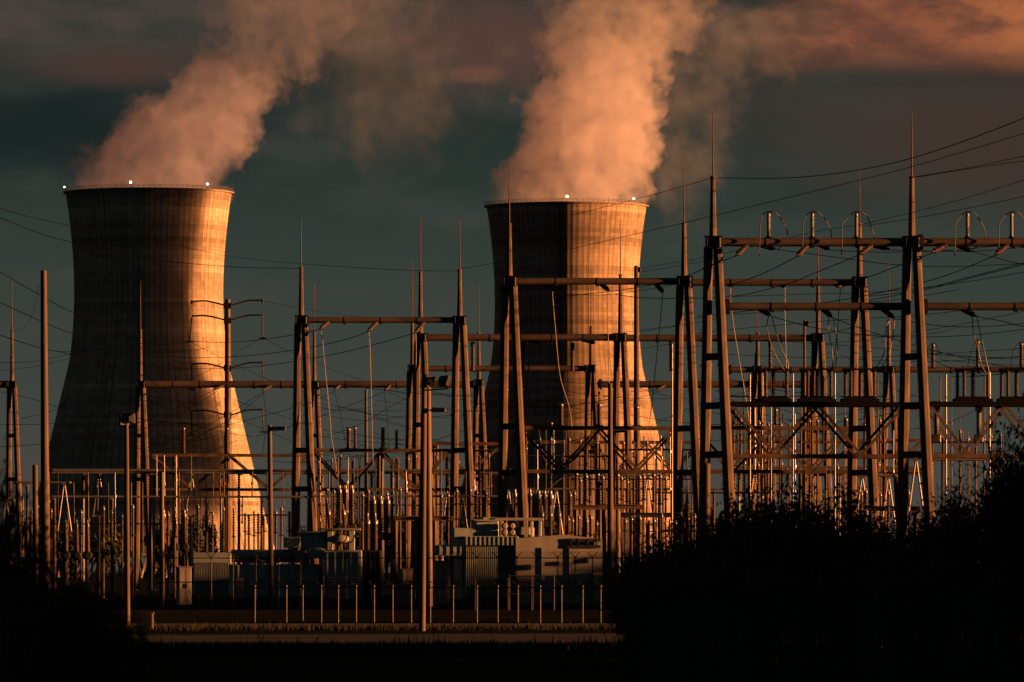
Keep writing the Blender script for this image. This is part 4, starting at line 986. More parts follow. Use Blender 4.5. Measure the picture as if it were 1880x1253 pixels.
beam_stand('steel stand between the middle lamp pole and the next gantry legs', 560, 795, 832, 952)
beam_stand('dark steel stand among the right gantry legs', 520, 1590, 1690, 934, 'dark_steel')
beam_stand('dark low stand right of the right transformer', 530, 1140, 1262, 946, 'dark_steel')

# circuit breakers: three tanks with pairs of bushings
def breaker(label, d, xs, y_top, y_tank, r=.2, mat='porcelain'):
    root = thing('circuit_breaker', label, 'circuit breaker', (X(xs[len(xs) // 2], d), d, PAD), 'circuit breakers in the yard')
    zt = Z(y_tank, d)
    for px in xs:
        x = X(px, d)
        mb = MB(); mb.lathe((x, d - 1.2, zt), (0, 1, 0), [(0, .25), (.1, .36), (2.3, .36), (2.4, .25)], 12); mb.tube((x, d, zt - .3), (x, d, PAD), .14, n=8); build('tank', mb, M['dark_steel'], root, root)
        for s in (-1, 1):
            p = Vector((x, d + s * .7, zt + .25)); q = Vector((x + s * .12, d + s * 1.5, Z(y_top, d)))
            mb = MB(); mb.sheds(p, q, r, 12); o = build('bushing', mb, M[mat], root, root)
            mb = MB(); mb.lathe(q, q - p, [(0, r * .9), (.28, r * .9), (.36, r * .5), (.7, r * .4)], 8); build('bushing_cap', mb, M['alu'], o, root)
    xx0, xx1 = X(xs[0], d), X(xs[-1], d)
    mb = MB(); mb.bbox(((xx0 + xx1) / 2, d - 1.4, PAD + 1.0), (xx1 - xx0 + .6, .7, 1.2)); build('control_box', mb, M['cabinet'], root, root)
    root.rotation_euler = (0, 0, R(9))
breaker('circuit breaker with three bright bushing caps between the middle gantry legs', 580, [622, 633, 645], 905, 968)
breaker('circuit breaker with three glowing caps above the right transformer', 570, [943, 957, 971], 912, 965)
breaker('circuit breaker with three fat dark ribbed bushings above the right transformer', 550, [986, 997, 1008], 915, 962, .34, 'dark_porcelain')
breaker('circuit breaker with dark ribbed bushings left of the middle lamp pole', 560, [684, 697, 710], 925, 985, .26, 'dark_porcelain')
breaker('circuit breaker low before the left tower foot', 560, [300, 320, 338], 950, 1005)
breaker('circuit breaker low at the far left among the shrubs', 540, [120, 140, 160], 968, 1020)
wire('bright bent conductor before the shaded half of the right tower', [(1013, 892, 560), (1025, 882, 560), (1042, 873, 560), (1062, 872, 560)], .07, 'cable', 'cable', None, 'bus_conductor')
wire('bright twin conductor beside the slim wooden post', [(1062, 876, 556), (1090, 870, 556), (1112, 872, 556)], .07, 'cable', 'cable', None, 'bus_conductor')

# ---------------------------------------------------------------- power transformers
def fins(mb, x0, x1, y, dep, z0, z1, n, t=.06):
    for k in range(n): mb.box((x0 + (x1 - x0) * (k + .5) / n, y, (z0 + z1) / 2), (t, dep, z1 - z0))
def bushing(root, p, q, r, n=12, mat='porcelain'):
    p = Vector(p); q = Vector(q)
    mb = MB(); mb.sheds(p, q, r, n); o = build('bushing', mb, M[mat], root, root)
    mb = MB(); mb.lathe(q, q - p, [(0, r * .9), (.25, r), (.35, r * .5), (.8, r * .35)], 8); build('bushing_cap', mb, M['alu'], o, root)
def box_px(px0, px1, y0, y1, d, dep, name, mat, root, b=.06, extra=None):
    x0, x1, zt, zb = X(px0, d), X(px1, d), Z(y0, d), max(PAD, Z(y1, d))
    mb = MB(); mb.bbox(((x0 + x1) / 2, d + dep / 2, (zt + zb) / 2), (x1 - x0, dep, zt - zb), b)
    if extra: extra(mb, x0, x1, zb, zt, d)
    return build(name, mb, M[mat], root, root)
def ribs(n, w=.12, out=.10):
    def f(mb, x0, x1, zb, zt, d):
        for k in range(n): mb.box((x0 + (x1 - x0) * (k + .5) / n, d - out / 2, (zb + zt) / 2), (w, out, (zt - zb) * .92))
    return f
def lid(h=.10, o=.12):
    def f(mb, x0, x1, zb, zt, d): mb.box(((x0 + x1) / 2, d + .4, zt - h * .3), (x1 - x0 + o * 2, 1.4, h))
    return f
def radiator(px0, px1, y0, y1, d, n, root, mat='paint'):
    x0, x1, zt, zb = X(px0, d), X(px1, d), Z(y0, d), max(PAD + .3, Z(y1, d))
    mb = MB()
    fins(mb, x0, x1, d + .5, 1.0, zb, zt - .25, n)
    for z in (zt - .2, zb + .15): mb.tube((x0 - .1, d + .5, z), (x1 + .1, d + .5, z), .13, n=8)
    return build('radiator', mb, M[mat], root, root)
def transformer_left():
    d = 478
    root = thing('power_transformer', 'left power transformer, grey-green, with a long ribbed radiator and boxy turrets on top', 'transformer', (X(520, d), d, PAD), 'power transformers behind the fence')
    box_px(430, 590, 1036, 1096, d + .5, 3.4, 'tank', 'paint', root, .08, ribs(9))
    radiator(356, 420, 1022, 1094, d, 22, root); box_px(352, 424, 1015, 1034, d - .1, 1.2, 'radiator_header', 'paint', root, .08)
    x0, x1 = X(424, d), X(540, d); mb = MB()
    mb.lathe((x0, d + .8, Z(1021, d)), (1, 0, 0), [(0, .2), (.12, .48), (x1 - x0 - .12, .48), (x1 - x0, .2)], 16); mb.box(((x0 + x1) / 2, d + .8, Z(1032, d)), (2.6, .5, .25)); build('conservator', mb, M['paint'], root, root)
    for px in (452, 478, 506): 
        mb = MB(); mb.tube(P(px, 1030, d + .8), Vector((X(px, d), d + .8, Z(1044, d))), .14, n=8); build('conservator_leg', mb, M['paint'], root, root)
    box_px(524, 552, 986, 1006, d, 1.2, 'terminal_box', 'paint', root); box_px(552, 602, 976, 1008, d + .2, 1.6, 'turret', 'paint', root, .1, lid())
    box_px(566, 592, 1006, 1024, d - .3, 1.2, 'terminal_box', 'paint', root); box_px(540, 560, 1010, 1034, d, 1.0, 'terminal_box', 'cabinet', root)
    box_px(592, 664, 1010, 1100, d - .6, 3.0, 'main_tank', 'paint', root, .08, ribs(5))
    box_px(590, 662, 970, 974, d - .4, 2.0, 'top_plate', 'pale_paint', root, .03); box_px(600, 612, 974, 1012, d - .2, .8, 'turret_leg', 'paint', root); box_px(640, 652, 974, 1012, d - .2, .8, 'turret_leg', 'paint', root)
    mb = MB(); mb.lathe(P(612, 990, d), (1, .1, 0), [(0, .2), (.1, .36), (1.15, .36), (1.25, .2)], 14); build('cooler_drum', mb, M['pale_paint'], root, root)
    for i in range(3):
        mb = MB(); mb.path(smooth_pts([P(604 + i * 14, 1010, d - .7), P(608 + i * 14, 998, d - .8), P(617 + i * 14, 994, d - .8), P(622 + i * 14, 982, d - .7)], 4), .05, 6); build('oil_pipe', mb, M['dark_steel'], root, root)
    for px in (606, 634): bushing(root, P(px, 972, d), P(px - 2, 945, d), .17, 10)
    box_px(596, 662, 1060, 1100, d - 1.4, .8, 'control_cabinet', 'cabinet', root, .05); box_px(430, 444, 1062, 1098, d - .6, .8, 'control_cabinet', 'cabinet', root)
    for px in (676, 690): bushing(root, P(px, 1010, d), P(px, 962, d), .24, 14, 'dark_porcelain')
    box_px(668, 702, 1010, 1098, d, 1.6, 'bushing_turret', 'dark_steel', root, .08, ribs(4))
    root.rotation_euler = (0, 0, R(9))
def transformer_right():
    d = 486
    root = thing('power_transformer', 'big right power transformer with a wide pale tank catching broken sunlight', 'transformer', (X(960, d), d, PAD), 'power transformers behind the fence')
    box_px(850, 948, 985, 1100, d + 1.0, 3.4, 'radiator_tank', 'paint', root, .08)
    radiator(852, 944, 998, 1096, d - .3, 26, root); box_px(848, 950, 985, 1002, d - .5, 1.6, 'radiator_header', 'paint', root, .05, ribs(12, .14, .12))
    box_px(798, 862, 1001, 1020, d - .2, 1.1, 'conservator', 'paint', root, .12, ribs(5, .1, .06)); box_px(806, 812, 1020, 1030, d, .5, 'conservator_leg', 'paint', root)
    box_px(831, 872, 970, 990, d, 1.4, 'terminal_box', 'paint', root); box_px(872, 916, 955, 990, d + .1, 1.8, 'turret', 'paint', root, .1, lid()); box_px(886, 910, 950, 956, d + .3, 1.0, 'turret_lid', 'paint', root)
    box_px(908, 1000, 951, 956, d + .2, 2.0, 'top_plate', 'pale_paint', root, .03)
    for px in (918, 974, 990): box_px(px, px + 7, 956, 986, d + .3, .7, 'turret_leg', 'paint', root)
    for px in (924, 938): 
        for y in (966, 978): 
            mb = MB(); mb.lathe(P(px, y, d - .1), (0, -1, 0), [(0, .2), (.05, .24), (.35, .24), (.4, .15)], 10); build('oil_pump', mb, M['cabinet'], root, root)
    box_px(956, 974, 968, 982, d, 1.0, 'terminal_box', 'pale_paint', root)
    # the main tank has a sloping lid
    x0, x1 = X(944, d), X(1106, d); zb = PAD; y0, y1 = d - .6, d + 3.2
    zt0, ztm, zt1 = Z(989, d), Z(982, d), Z(990, d); xm = X(1034, d); mb = MB()
    prof = [(x0, zb), (x1, zb), (x1, zt1), (xm, ztm), (x0 + .12, zt0), (x0, zt0 - .12)]
    nprof = len(prof); vs = [(x, y0, z) for x, z in prof] + [(x, y1, z) for x, z in prof]
    mb.add(vs, [tuple(range(nprof)), tuple(range(2 * nprof - 1, nprof - 1, -1))] + [(i, i + nprof, (i + 1) % nprof + nprof, (i + 1) % nprof) for i in range(nprof)])
    for f in (.30, .62): xx = x0 + (x1 - x0) * f; mb.box((xx, y0 - .05, (zb + zt0) / 2 - .3), (.10, .12, zt0 - zb - .8))
    mb.box(((x0 + x1) / 2, y0 - .05, zb + 1.1), (x1 - x0 - .1, .12, .14)); mb.box(((x0 + x1) / 2, y0 - .06, zb + .15), (x1 - x0, .16, .3))
    tank = build('main_tank', mb, M['pale_paint'], root, root)
    for y_ in (992, 1004):
        mb = MB(); mb.box(((X(1040, d) + X(1102, d)) / 2, y0 - .1, Z(y_, d)), (X(1102, d) - X(1040, d), .14, .22)); build('hand_rail_panel', mb, M['dark_steel'], tank, root)
    for px in (1046, 1060, 1078, 1094):
        mb = MB(); mb.box((X(px, d), y0 - .12, Z(996, d)), (.10, .16, .6)); build('bracket', mb, M['dark_steel'], tank, root)
    for px, py_, s in ((968, 1042, .35), (1022, 1035, .25), (1076, 1030, .3)):
        mb = MB(); mb.bbox((X(px, d), y0 - .1, Z(py_, d)), (s, .2, s * 1.2), .02); build('gauge_box', mb, M['dark_steel'], tank, root)
    for px in (1000, 1016, 1032): bushing(root, P(px, 984, d + 1), P(px + 2, 948, d + 1.4), .19, 12, 'dark_porcelain')
    box_px(1084, 1102, 1052, 1108, d - 1.4, .8, 'control_cabinet', 'cabinet', root)
    root.rotation_euler = (0, 0, R(11))
transformer_left(); transformer_right()
def cabinet(label, px0, px1, y0, d, dep=1.0):
    root = thing('control_cabinet', label, 'cabinet', (X((px0 + px1) / 2, d), d, PAD), 'control cabinets beside the transformers')
    x0, x1, zt = X(px0, d), X(px1, d), Z(y0, d)
    mb = MB(); mb.bbox(((x0 + x1) / 2, d + dep / 2, (PAD + zt) / 2), (x1 - x0, dep, zt - PAD), .04); mb.box(((x0 + x1) / 2, d + dep / 2 - .05, zt + .03), (x1 - x0 + .12, dep + .16, .06)); build('body', mb, M['cabinet'], root, root)
    w = (x1 - x0) / 2 - .08
    for s in (-1, 1):
        mb = MB(); xc = (x0 + x1) / 2 + s * (w / 2 + .025); mb.box((xc, d - .02, (PAD + zt) / 2), (w, .05, zt - PAD - .3)); o = build('door', mb, M['cabinet'], root, root)
        mb = MB(); mb.box((xc - s * w * .38, d - .06, (PAD + zt) / 2), (.04, .05, .35)); build('handle', mb, M['dark_steel'], o, root)
    root.rotation_euler = (0, 0, R(16))
cabinet('tall double-door cabinet left of the left transformer, catching orange light', 328, 352, 1042, 466)
cabinet('tall double-door cabinet glowing in low sun right of the middle lamp pole', 800, 827, 1031, 472)
cabinet('narrow dim cabinet behind the fence left of the middle lamp pole', 738, 758, 1046, 474)

# ---------------------------------------------------------------- thin risers, drops and cross pipes between the frames
def risers(label, group, d, items, seed, name='riser_tube'):
    rng = random.Random(seed)
    for px, y0, y1 in items:
        yy = d + rng.uniform(-12, 12); r = rng.uniform(.035, .075); mb = MB()
        mb.tube(P(px, y1, yy), P(px + rng.uniform(-1.5, 1.5), y0, yy), r, n=7, smooth=True)
        c = P(px, y0 + (y1 - y0) * rng.uniform(.3, .7), yy); mb.tube(c - Vector((0, 0, .12)), c + Vector((0, 0, .12)), r * 1.9, n=7)
        c = P(px, y1, yy); mb.tube(c - Vector((0, 0, .1)), c + Vector((0, 0, .1)), r * 1.7, n=7)
        single(name, mb, M[rng.choice(('alu', 'steel', 'steel', 'dark_steel'))], label, 'tube', group)
rr = random.Random(77)
risers('thin upright riser tube among the lattice frames behind the dark deck', 'riser tubes behind the dark deck', 560, [(px + rr.uniform(-3, 3), rr.choice((690, 750, 760, 790)), rr.choice((838, 866, 868, 905))) for px in (1352, 1368, 1386, 1399, 1412, 1430, 1440, 1462, 1472, 1494, 1511, 1527, 1548, 1561, 1588, 1610, 1622, 1640, 1704, 1724, 1747, 1766, 1779, 1806)], 1)
risers('thin upright riser tube before the lower right tower', 'riser tubes before the right tower', 570, [(px + rr.uniform(-3, 3), rr.choice((786, 800, 812, 830)), rr.choice((866, 898, 905, 930))) for px in (968, 985, 1002, 1019, 1033, 1048, 1062, 1078, 1093, 1108, 1130, 1152, 1163, 1184, 1201, 1218, 1233, 1247, 1265)], 2)
risers('thin upright riser tube between the two middle gantries', 'riser tubes between the middle gantries', 600, [(px + rr.uniform(-3, 3), rr.choice((827, 840, 866)), rr.choice((898, 911, 940, 955))) for px in (588, 606, 618, 636, 647, 655, 671, 690, 702, 718, 733, 748, 797, 809, 823, 858, 874, 891, 905)], 3)
risers('thin upright riser tube before the left tower foot', 'riser tubes before the left tower', 640, [(px + rr.uniform(-3, 3), rr.choice((836, 866, 868, 912)), rr.choice((899, 912, 960))) for px in (288, 305, 322, 328, 333, 348, 372, 390, 404, 412, 444, 462, 490, 520, 536)], 4)
risers('thin upright riser tube low among the shrubs on the left', 'riser tubes on the left', 600, [(px + rr.uniform(-3, 3), rr.choice((868, 886, 912)), rr.choice((970, 990, 1010))) for px in (42, 70, 92, 108, 136, 164, 176, 198, 214, 240, 262)], 5)
def cross(label, d, x0, x1, row, r, m='steel'):
    mb = MB(); p, q = P(x0, row, d), P(x1, row, d); mb.tube(p, q, r, n=8, smooth=True)
    n = max(2, int((q - p).length / 2.2))
    for k in range(n + 1): c = p + (q - p) * (k / n); mb.tube(c - Vector((.07, 0, 0)), c + Vector((.07, 0, 0)), r * 1.6, n=8)
    single('cross_pipe', mb, M[m], label, 'pipe', 'cross pipes of the yard')
for a in [('upper thin cross pipe behind the dark deck', 600, 1340, 1545, 786, .09), ('middle thin cross pipe behind the dark deck', 620, 1345, 1640, 812, .1), ('bright cross pipe under the dark deck', 580, 1335, 1690, 868, .08, 'alu'), ('lowest cross pipe behind the bushy trees', 560, 1200, 1420, 905, .08, 'alu'),
          ('thin cross pipe right of the right tall column', 600, 1705, 1830, 812, .1), ('short bright cross pipe left of the dark switches', 520, 1338, 1372, 728, .06, 'alu'), ('thin dark cross pipe under the switches', 500, 1372, 1620, 728, .035, 'dark_steel'), ('cross pipe before the right tower below the lattice frame', 590, 965, 1125, 838, .09),
          ('cross pipe at the foot of the right tower', 580, 1130, 1290, 826, .09), ('bright cross pipe just over the raised steel beams', 565, 1050, 1290, 880, .07, 'alu'), ('low cross pipe behind the right transformer', 585, 800, 1045, 926, .06), ('low cross pipe between the middle gantry legs', 610, 586, 770, 928, .07),
          ('thin cross pipe above the twin insulators', 720, 800, 925, 828, .1), ('low cross pipe before the left tower foot', 590, 100, 300, 962, .06, 'dark_steel'), ('dark cross pipe at the pylon foot', 610, 440, 540, 946, .07, 'dark_steel')]: cross(*a)
# slanting drops from the frames to the posts
for i, (x0, y0, x1, y1, d) in enumerate([(1345, 760, 1372, 805, 540), (1395, 745, 1412, 800, 540), (1436, 745, 1452, 790, 540), (1470, 745, 1460, 800, 540), (1515, 745, 1530, 800, 540), (1562, 745, 1572, 830, 540), (1600, 760, 1590, 830, 540), (1720, 745, 1708, 800, 540), (1765, 745, 1752, 812, 540), (1830, 752, 1818, 810, 540),
        (990, 790, 1004, 850, 560), (1040, 790, 1030, 846, 560), (1075, 790, 1088, 850, 560), (1128, 800, 1140, 860, 560), (1172, 795, 1160, 850, 560), (1210, 792, 1222, 860, 560), (1250, 795, 1238, 850, 560), (610, 832, 622, 880, 610), (660, 832, 650, 890, 610), (735, 832, 722, 890, 610), (812, 870, 822, 920, 590), (900, 866, 890, 915, 590)]):
    pts = [(x0, y0, d), (x0 + (x1 - x0) * .2, y0 + (y1 - y0) * .45, d), (x0 + (x1 - x0) * .6, y0 + (y1 - y0) * .85, d), (x1, y1, d)]
    lab = 'short dark jumper lead sagging from the lattice frame ' + ('behind the dark deck' if i < 10 else 'before the right tower' if i < 17 else 'between the middle gantries')
    wire(lab, pts, .03, 'loop', 'jumper cable', 'jumper leads ' + ('behind the dark deck' if i < 10 else 'before the right tower' if i < 17 else 'between the middle gantries'), 'jumper_lead')

# thin slack wires strung among the frames
rr = random.Random(9)
for zone, grp, x0, x1, y0, y1, n, d0, d1 in (('thin slack wire among the gantries right of the right tower', 'slack wires at the right', 1280, 1880, 600, 860, 26, 560, 760), ('thin slack wire across the lower right tower', 'slack wires before the right tower', 880, 1290, 690, 870, 16, 580, 780), ('thin slack wire behind the middle gantry', 'slack wires in the middle', 470, 900, 700, 880, 18, 640, 850), ('thin slack wire crossing the lower left tower', 'slack wires before the left tower', 60, 480, 640, 860, 12, 650, 850)):
    for k in range(n):
        L = rr.uniform(90, 260); xa = rr.uniform(x0, x1 - L * .6); ya = rr.uniform(y0, y1); yb = min(y1 + 20, max(y0 - 20, ya + rr.uniform(-46, 46))); sag = rr.uniform(2, 16); da = rr.uniform(d0, d1); db = da + rr.uniform(-60, 60)
        pts = [(xa + L * f, ya + (yb - ya) * f + sag * 4 * f * (1 - f), da + (db - da) * f) for f in (0, .2, .4, .6, .8, 1)]
        wire(zone, pts, rr.uniform(.022, .034), 'wire', 'wire', grp, 'slack_wire', 3)
# ---------------------------------------------------------------- poles, lamps, pylon
def pole(name, label, cat, px_top, px_bot, y_top, d, r0, r1, mat, base=0.0, group=None):
    root = thing(name, label, cat, (X(px_bot, d), d, base), group)
    mb = MB(); zt = Z(y_top, d); mb.tube((X(px_bot, d), d, base), (X(px_top, d), d, zt), r0, r1, n=14, smooth=True)
    mb.lathe((X(px_top, d), d, zt), (0, 0, 1), [(0, r1), (.05, r1 * .7)], 14)
    build('shaft', mb, M[mat], root, root); return root, zt
def flood(root, c, sx, d, tilt=.5, face=None):
    c = Vector(c); a = Vector((math.cos(tilt) * .35 * sx, -math.cos(tilt), -math.sin(tilt))) if face is None else Vector(face); a.normalize()
    side = a.cross(Vector((0, 0, 1))).normalized(); up = side.cross(a)
    mb = MB(); w, h, t = .34, .27, .18; vs = []
    for k, s in ((0, 1), (t, .95), (t + .22, .4)):
        for i, j in ((-1, -1), (1, -1), (1, 1), (-1, 1)): vs.append(c - a * k + side * (i * w * s) + up * (j * h * s))
    mb.add(vs, [(0, 1, 5, 4), (1, 2, 6, 5), (2, 3, 7, 6), (3, 0, 4, 7), (4, 5, 9, 8), (5, 6, 10, 9), (6, 7, 11, 10), (7, 4, 8, 11), (8, 9, 10, 11)])
    o = build('floodlight', mb, M['dark_steel'], root, root)
    mb = MB(); vs = [c - a * .02 + side * (i * w * .92) + up * (j * h * .92) for i, j in ((-1, -1), (1, -1), (1, 1), (-1, 1))] + [c - a * .14]
    mb.add(vs, [(0, 1, 4), (1, 2, 4), (2, 3, 4), (3, 0, 4)]); build('reflector', mb, M['reflector'], o, root)
# tall lamp pole in the middle, nearest to the road
d = 322.0
root, zt = pole('lamp_pole', 'tall slim lamp pole at the roadside with two floodlights on top', 'lamp pole', 779, 775, 690, d, .17, .13, 'wood')
mb = MB(); mb.bar((X(779, d), d - .1, Z(717, d)), (X(822, d), d - .1, Z(714, d)), .08, .08); build('bracket', mb, M['dark_steel'], root, root)
flood(root, (X(790, d), d - .15, Z(699, d)), 1, d, face=(.75, -.6, -.25)); flood(root, (X(819, d), d - .1, Z(701, d)), 1, d, face=(.8, .6, -.35))
mb = MB(); mb.bar((X(780, d), d, Z(754, d)), (X(793, d), d, Z(753, d)), .08, .08); build('side_arm', mb, M['dark_steel'], root, root)
mb = MB(); mb.bbox((X(805, d), d, Z(753, d)), (.75, .38, .22), .05); build('box_lamp', mb, M['dark_steel'], root, root)
mb = MB(); mb.tube((X(773, d) - .1, d, .3), (X(776, d) - .07, d, Z(760, d)), .03, n=6); build('conduit', mb, M['dark_steel'], root, root)
# pole with a box lamp before the left transformer
d = 430.0
root, zt = pole('lamp_pole', 'lamp pole with one flat box lamp before the left transformer', 'lamp pole', 495, 498, 782, d, .19, .15, 'wood', PAD)
mb = MB(); mb.bbox((X(512, d), d, Z(787, d)), (.95, .45, .26), .05); build('box_lamp', mb, M['dark_steel'], root, root)
mb = MB(); mb.bar((X(491, d), d, Z(781, d)), (X(505, d), d, Z(787, d)), .09, .09); build('side_arm', mb, M['dark_steel'], root, root)
# pole with floodlights, left
d = 345.0
root, zt = pole('lamp_pole', 'lamp pole with a glinting floodlight cluster before the left tower', 'lamp pole', 232, 234, 778, d, .15, .12, 'wood')
flood(root, (X(231, d), d - .15, Z(772, d)), -1, d, face=(.7, -.7, -.1)); flood(root, (X(238, d), d, Z(768, d)), 1, d, face=(.3, .8, .1))
mb = MB(); mb.bar((X(229, d), d, Z(782, d)), (X(252, d), d, Z(788, d)), .07, .07); build('bracket', mb, M['dark_steel'], root, root)
# poles without lamps
def plain(label, pt, pb, yt, d, r0, r1, base=PAD, mat='wood', cap=None):
    root, zt = pole('utility_pole', label, 'pole', pt, pb, yt, d, r0, r1, mat, base, 'bare poles in the yard')
    if cap:
        mb = MB(); mb.bbox((X(pt, d) + cap * .3, d, zt - .35), (.34, .34, .5), .04); build('pole_top_fitting', mb, M['dark_steel'], root, root)
    return root
plain('tall bare wooden pole at the far left, thicker than the spires', 80, 84, 498, 415, .32, .20)
plain('tall dark bare mast before the sunlit edge of the right tower', 1168, 1170, 489, 640, .42, .22, cap=1)
plain('slim bare post before the middle of the right tower', 1120, 1121, 705, 450, .26, .15)
plain('slim bare post right of the middle lamp pole, thick and dark', 785, 787, 712, 438, .30, .24, mat='steel')
plain('short stout post in front of the tallest left column', 1297, 1296, 852, 430, .30, .26)
plain('slim far post between the middle gantry and the lamp pole', 672, 673, 716, 900, .36, .2)
plain('slim post with a bracket top above the right switches', 1477, 1478, 588, 640, .2, .13, cap=1)
plain('bare steel post low in the yard, left of the right transformer', 720, 720, 862, 640, .2, .18, mat='steel')
plain('dark slim post at the left edge of the shrubs', 64, 66, 855, 420, .2, .17)
plain('slim post left of the second lamp pole', 297, 298, 868, 520, .2, .17, mat='steel')

# transmission pylon with davit arms
d = 950.0
root, zt = pole('transmission_pylon', 'tall steel pole pylon with four pairs of upswept davit arms before the left tower', 'pylon', 418, 419, 550, d, .75, .38, 'steel', PAD)
def davit(ax, ay, bx, by, ins):
    p = P(ax, ay, d); q = P(bx, by, d); m = p + (q - p) * .55 + Vector((0, 0, .28))
    mb = MB(); mb.path(smooth_pts([p, m, q - (q - p) * .08, q], 4), .125, 8); mb.box(p, (.5, .8, .9)); o = build('davit_arm', mb, M['steel'], root, root)
    if ins:
        e = Vector(q); f = P(bx + ins[0], by + ins[1], d)
        mb = MB(); mb.sheds(e - Vector((0, 0, .2)), f, .13, 18); build('insulator_string', mb, M['porcelain'], o, root)
        mb = MB(); mb.box(f - Vector((0, 0, .12)), (1.1, .3, .2)); build('conductor_clamp', mb, M['dark_steel'], o, root)
    else:
        mb = MB(); mb.tube(q + Vector((0, 0, .1)), q - Vector((0, 0, .5)), .16, n=6); build('earth_wire_clamp', mb, M['dark_steel'], o, root)
for y, yl, yr, il, ir in ((561, 553, 551, None, None), (588, 580, 578, (-4, 46), (0, 42)), (676, 668, 665, (0, 46), (2, 44)), (762, 754, 752, (0, 44), (2, 40))):
    davit(414, y, 352, yl, il); davit(422, y + 1, 482, yr, ir)

# ---------------------------------------------------------------- fences
def fence(label, d0, pxs, ytop, z0, base_rows, arm, rails, wires, mesh, n_strand=3, mat='fence_wire'):
    """runs aslant: the right end a little nearer"""
    c, s_ = math.cos(R(8)), math.sin(R(8)); x0 = X(pxs[0], d0); ax = Vector((c, -s_, 0)); nn_ = Vector((-s_, -c, 0))
    root = thing('security_fence', label, 'fence', (x0, d0, z0), 'security fences round the yard')
    zt = Z(ytop, d0); ts = []
    def at(t, z, off=0.0): return Vector((x0, d0, z)) + ax * t + nn_ * off
    for px in pxs:
        k = (px - 940) / F; t = (k * d0 - x0) / (c + k * s_); ts.append(t)
        mb = MB(); mb.tube(at(t, z0), at(t, zt), .036, n=8, smooth=True); mb.lathe(at(t, zt), (0, 0, 1), [(0, .065), (.06, .06), (.09, .02)], 8)
        o = build('post', mb, M['fence_post'], root, root)
        for q in arm:
            mb = MB(); mb.bar(at(t, zt - .02), at(t + q * .33, zt + .36, .1), .04, .05); build('barbed_arm', mb, M['fence_post'], o, root)
    a, b = min(ts) - .5, max(ts) + .5
    for f in rails:
        mb = MB(); mb.tube(at(a, z0 + (zt - z0) * f, -.07), at(b, z0 + (zt - z0) * f, -.07), .038, n=6); build('rail', mb, M['dark_steel'], root, root)
    for q in arm:
        for k in range(n_strand):
            f = (k + 1) / n_strand; mb = MB(); nb = int((b - a) / .15); z = zt + .36 * f
            mb.tube(at(a + q * .33 * f, z, .1 * f), at(b + q * .33 * f, z, .1 * f), .009, n=4)
            for g in range(nb): mb.box(at(a + q * .33 * f + (b - a) * g / nb, z, .1 * f), (.012, .05, .05))
            build('barbed_wire', mb, M['dark_steel'], root, root)
    mb = MB(); h = zt - z0; k = -h
    while k < b - a:
        for q in (1, -1):
            c0, c1 = max(0, k), min(b - a, k + h)
            if c1 > c0:
                za, zb_ = c0 - k, c1 - k
                if q < 0: za, zb_ = h - za, h - zb_
                mb.bar(at(a + c0, z0 + za, .065), at(a + c1, z0 + zb_, .065), .006, .006)
        k += mesh
    build('chain_link', mb, M['dark_steel'], root, root)
fence('front security fence with leaning barbed arms beside the road', 371, [468, 526, 556, 590, 621, 654, 687, 721, 755, 790, 832, 876, 914, 951, 992, 1031, 1070, 1103, 1142, 1180, 1218, 1256], 1077, 0.0, None, (-1,), (.03, .98), 3, .16)
fence('rear security fence with Y-shaped barbed arms close to the transformers', 436, [300, 344, 388, 428, 470, 512, 552, 594, 636, 682, 722, 762, 806, 842, 876, 914, 949, 986, 1024, 1056, 1088, 1122, 1160, 1200, 1240], 1024, PAD, None, (-1, 1), (.5, .99), 3, .2)
# low posts with a board between the fences
for i, px in enumerate((872, 932, 978, 1017, 1142)):
    root = thing('marker_post', f'{ORD[i]} from the left of the square posts between the two fences', 'post', (X(px, 400), 400, PAD), 'square posts between the fences')
    mb = MB(); mb.bbox((X(px, 400), 400, Z(1078, 400) - .9), (.10, .10, 2.9), .01); build('shaft', mb, M['wood'], root, root)
    mb = MB(); mb.box((X(px, 400), 400, Z(1040, 400) - .02), (.14, .14, .05)); build('cap', mb, M['dark_steel'], root, root)
mb = MB(); x0, x1 = X(935, 398), X(1017, 398)
for z in (1058, 1091): mb.tube((x0, 398, Z(z, 398)), (x1, 398, Z(z, 398)), .035, n=6)
for f in (0, .5, 1): mb.tube((x0 + (x1 - x0) * f, 398, PAD), (x0 + (x1 - x0) * f, 398, Z(1056, 398)), .035, n=6)
single('pipe_barrier', mb, M['wood'], 'low two-rail pipe barrier in front of the right transformer', 'barrier')
# pale box at the kerb and a scrap on the verge
root = thing('utility_box', 'squat dim utility box beside the left end of the kerb', 'utility box', (X(268, 330), 330, 0))
mb = MB(); mb.bbox((X(268, 330), 330.4, .42), (.72, .8, .84), .05); build('body', mb, M['old_box'], root, root)
mb = MB(); mb.bbox((X(268, 330), 330.4, .87), (.8, .88, .08), .02); build('lid', mb, M['old_box'], root, root)
mb = MB(); c = P(913, 1199, 250); c.z = .04
mb.add([(c.x - .12, c.y, 0.02), (c.x + .10, c.y - .05, .02), (c.x + .13, c.y + .1, .05), (c.x - .05, c.y + .12, .09), (c.x - .02, c.y + .02, .13), (c.x + .06, c.y + .04, .11)], [(0, 1, 5, 4), (1, 2, 5), (2, 3, 4, 5), (3, 0, 4)])
single('paper_scrap', mb, M['cabinet'], 'crumpled pale scrap of paper on the dark verge below the road', 'litter')
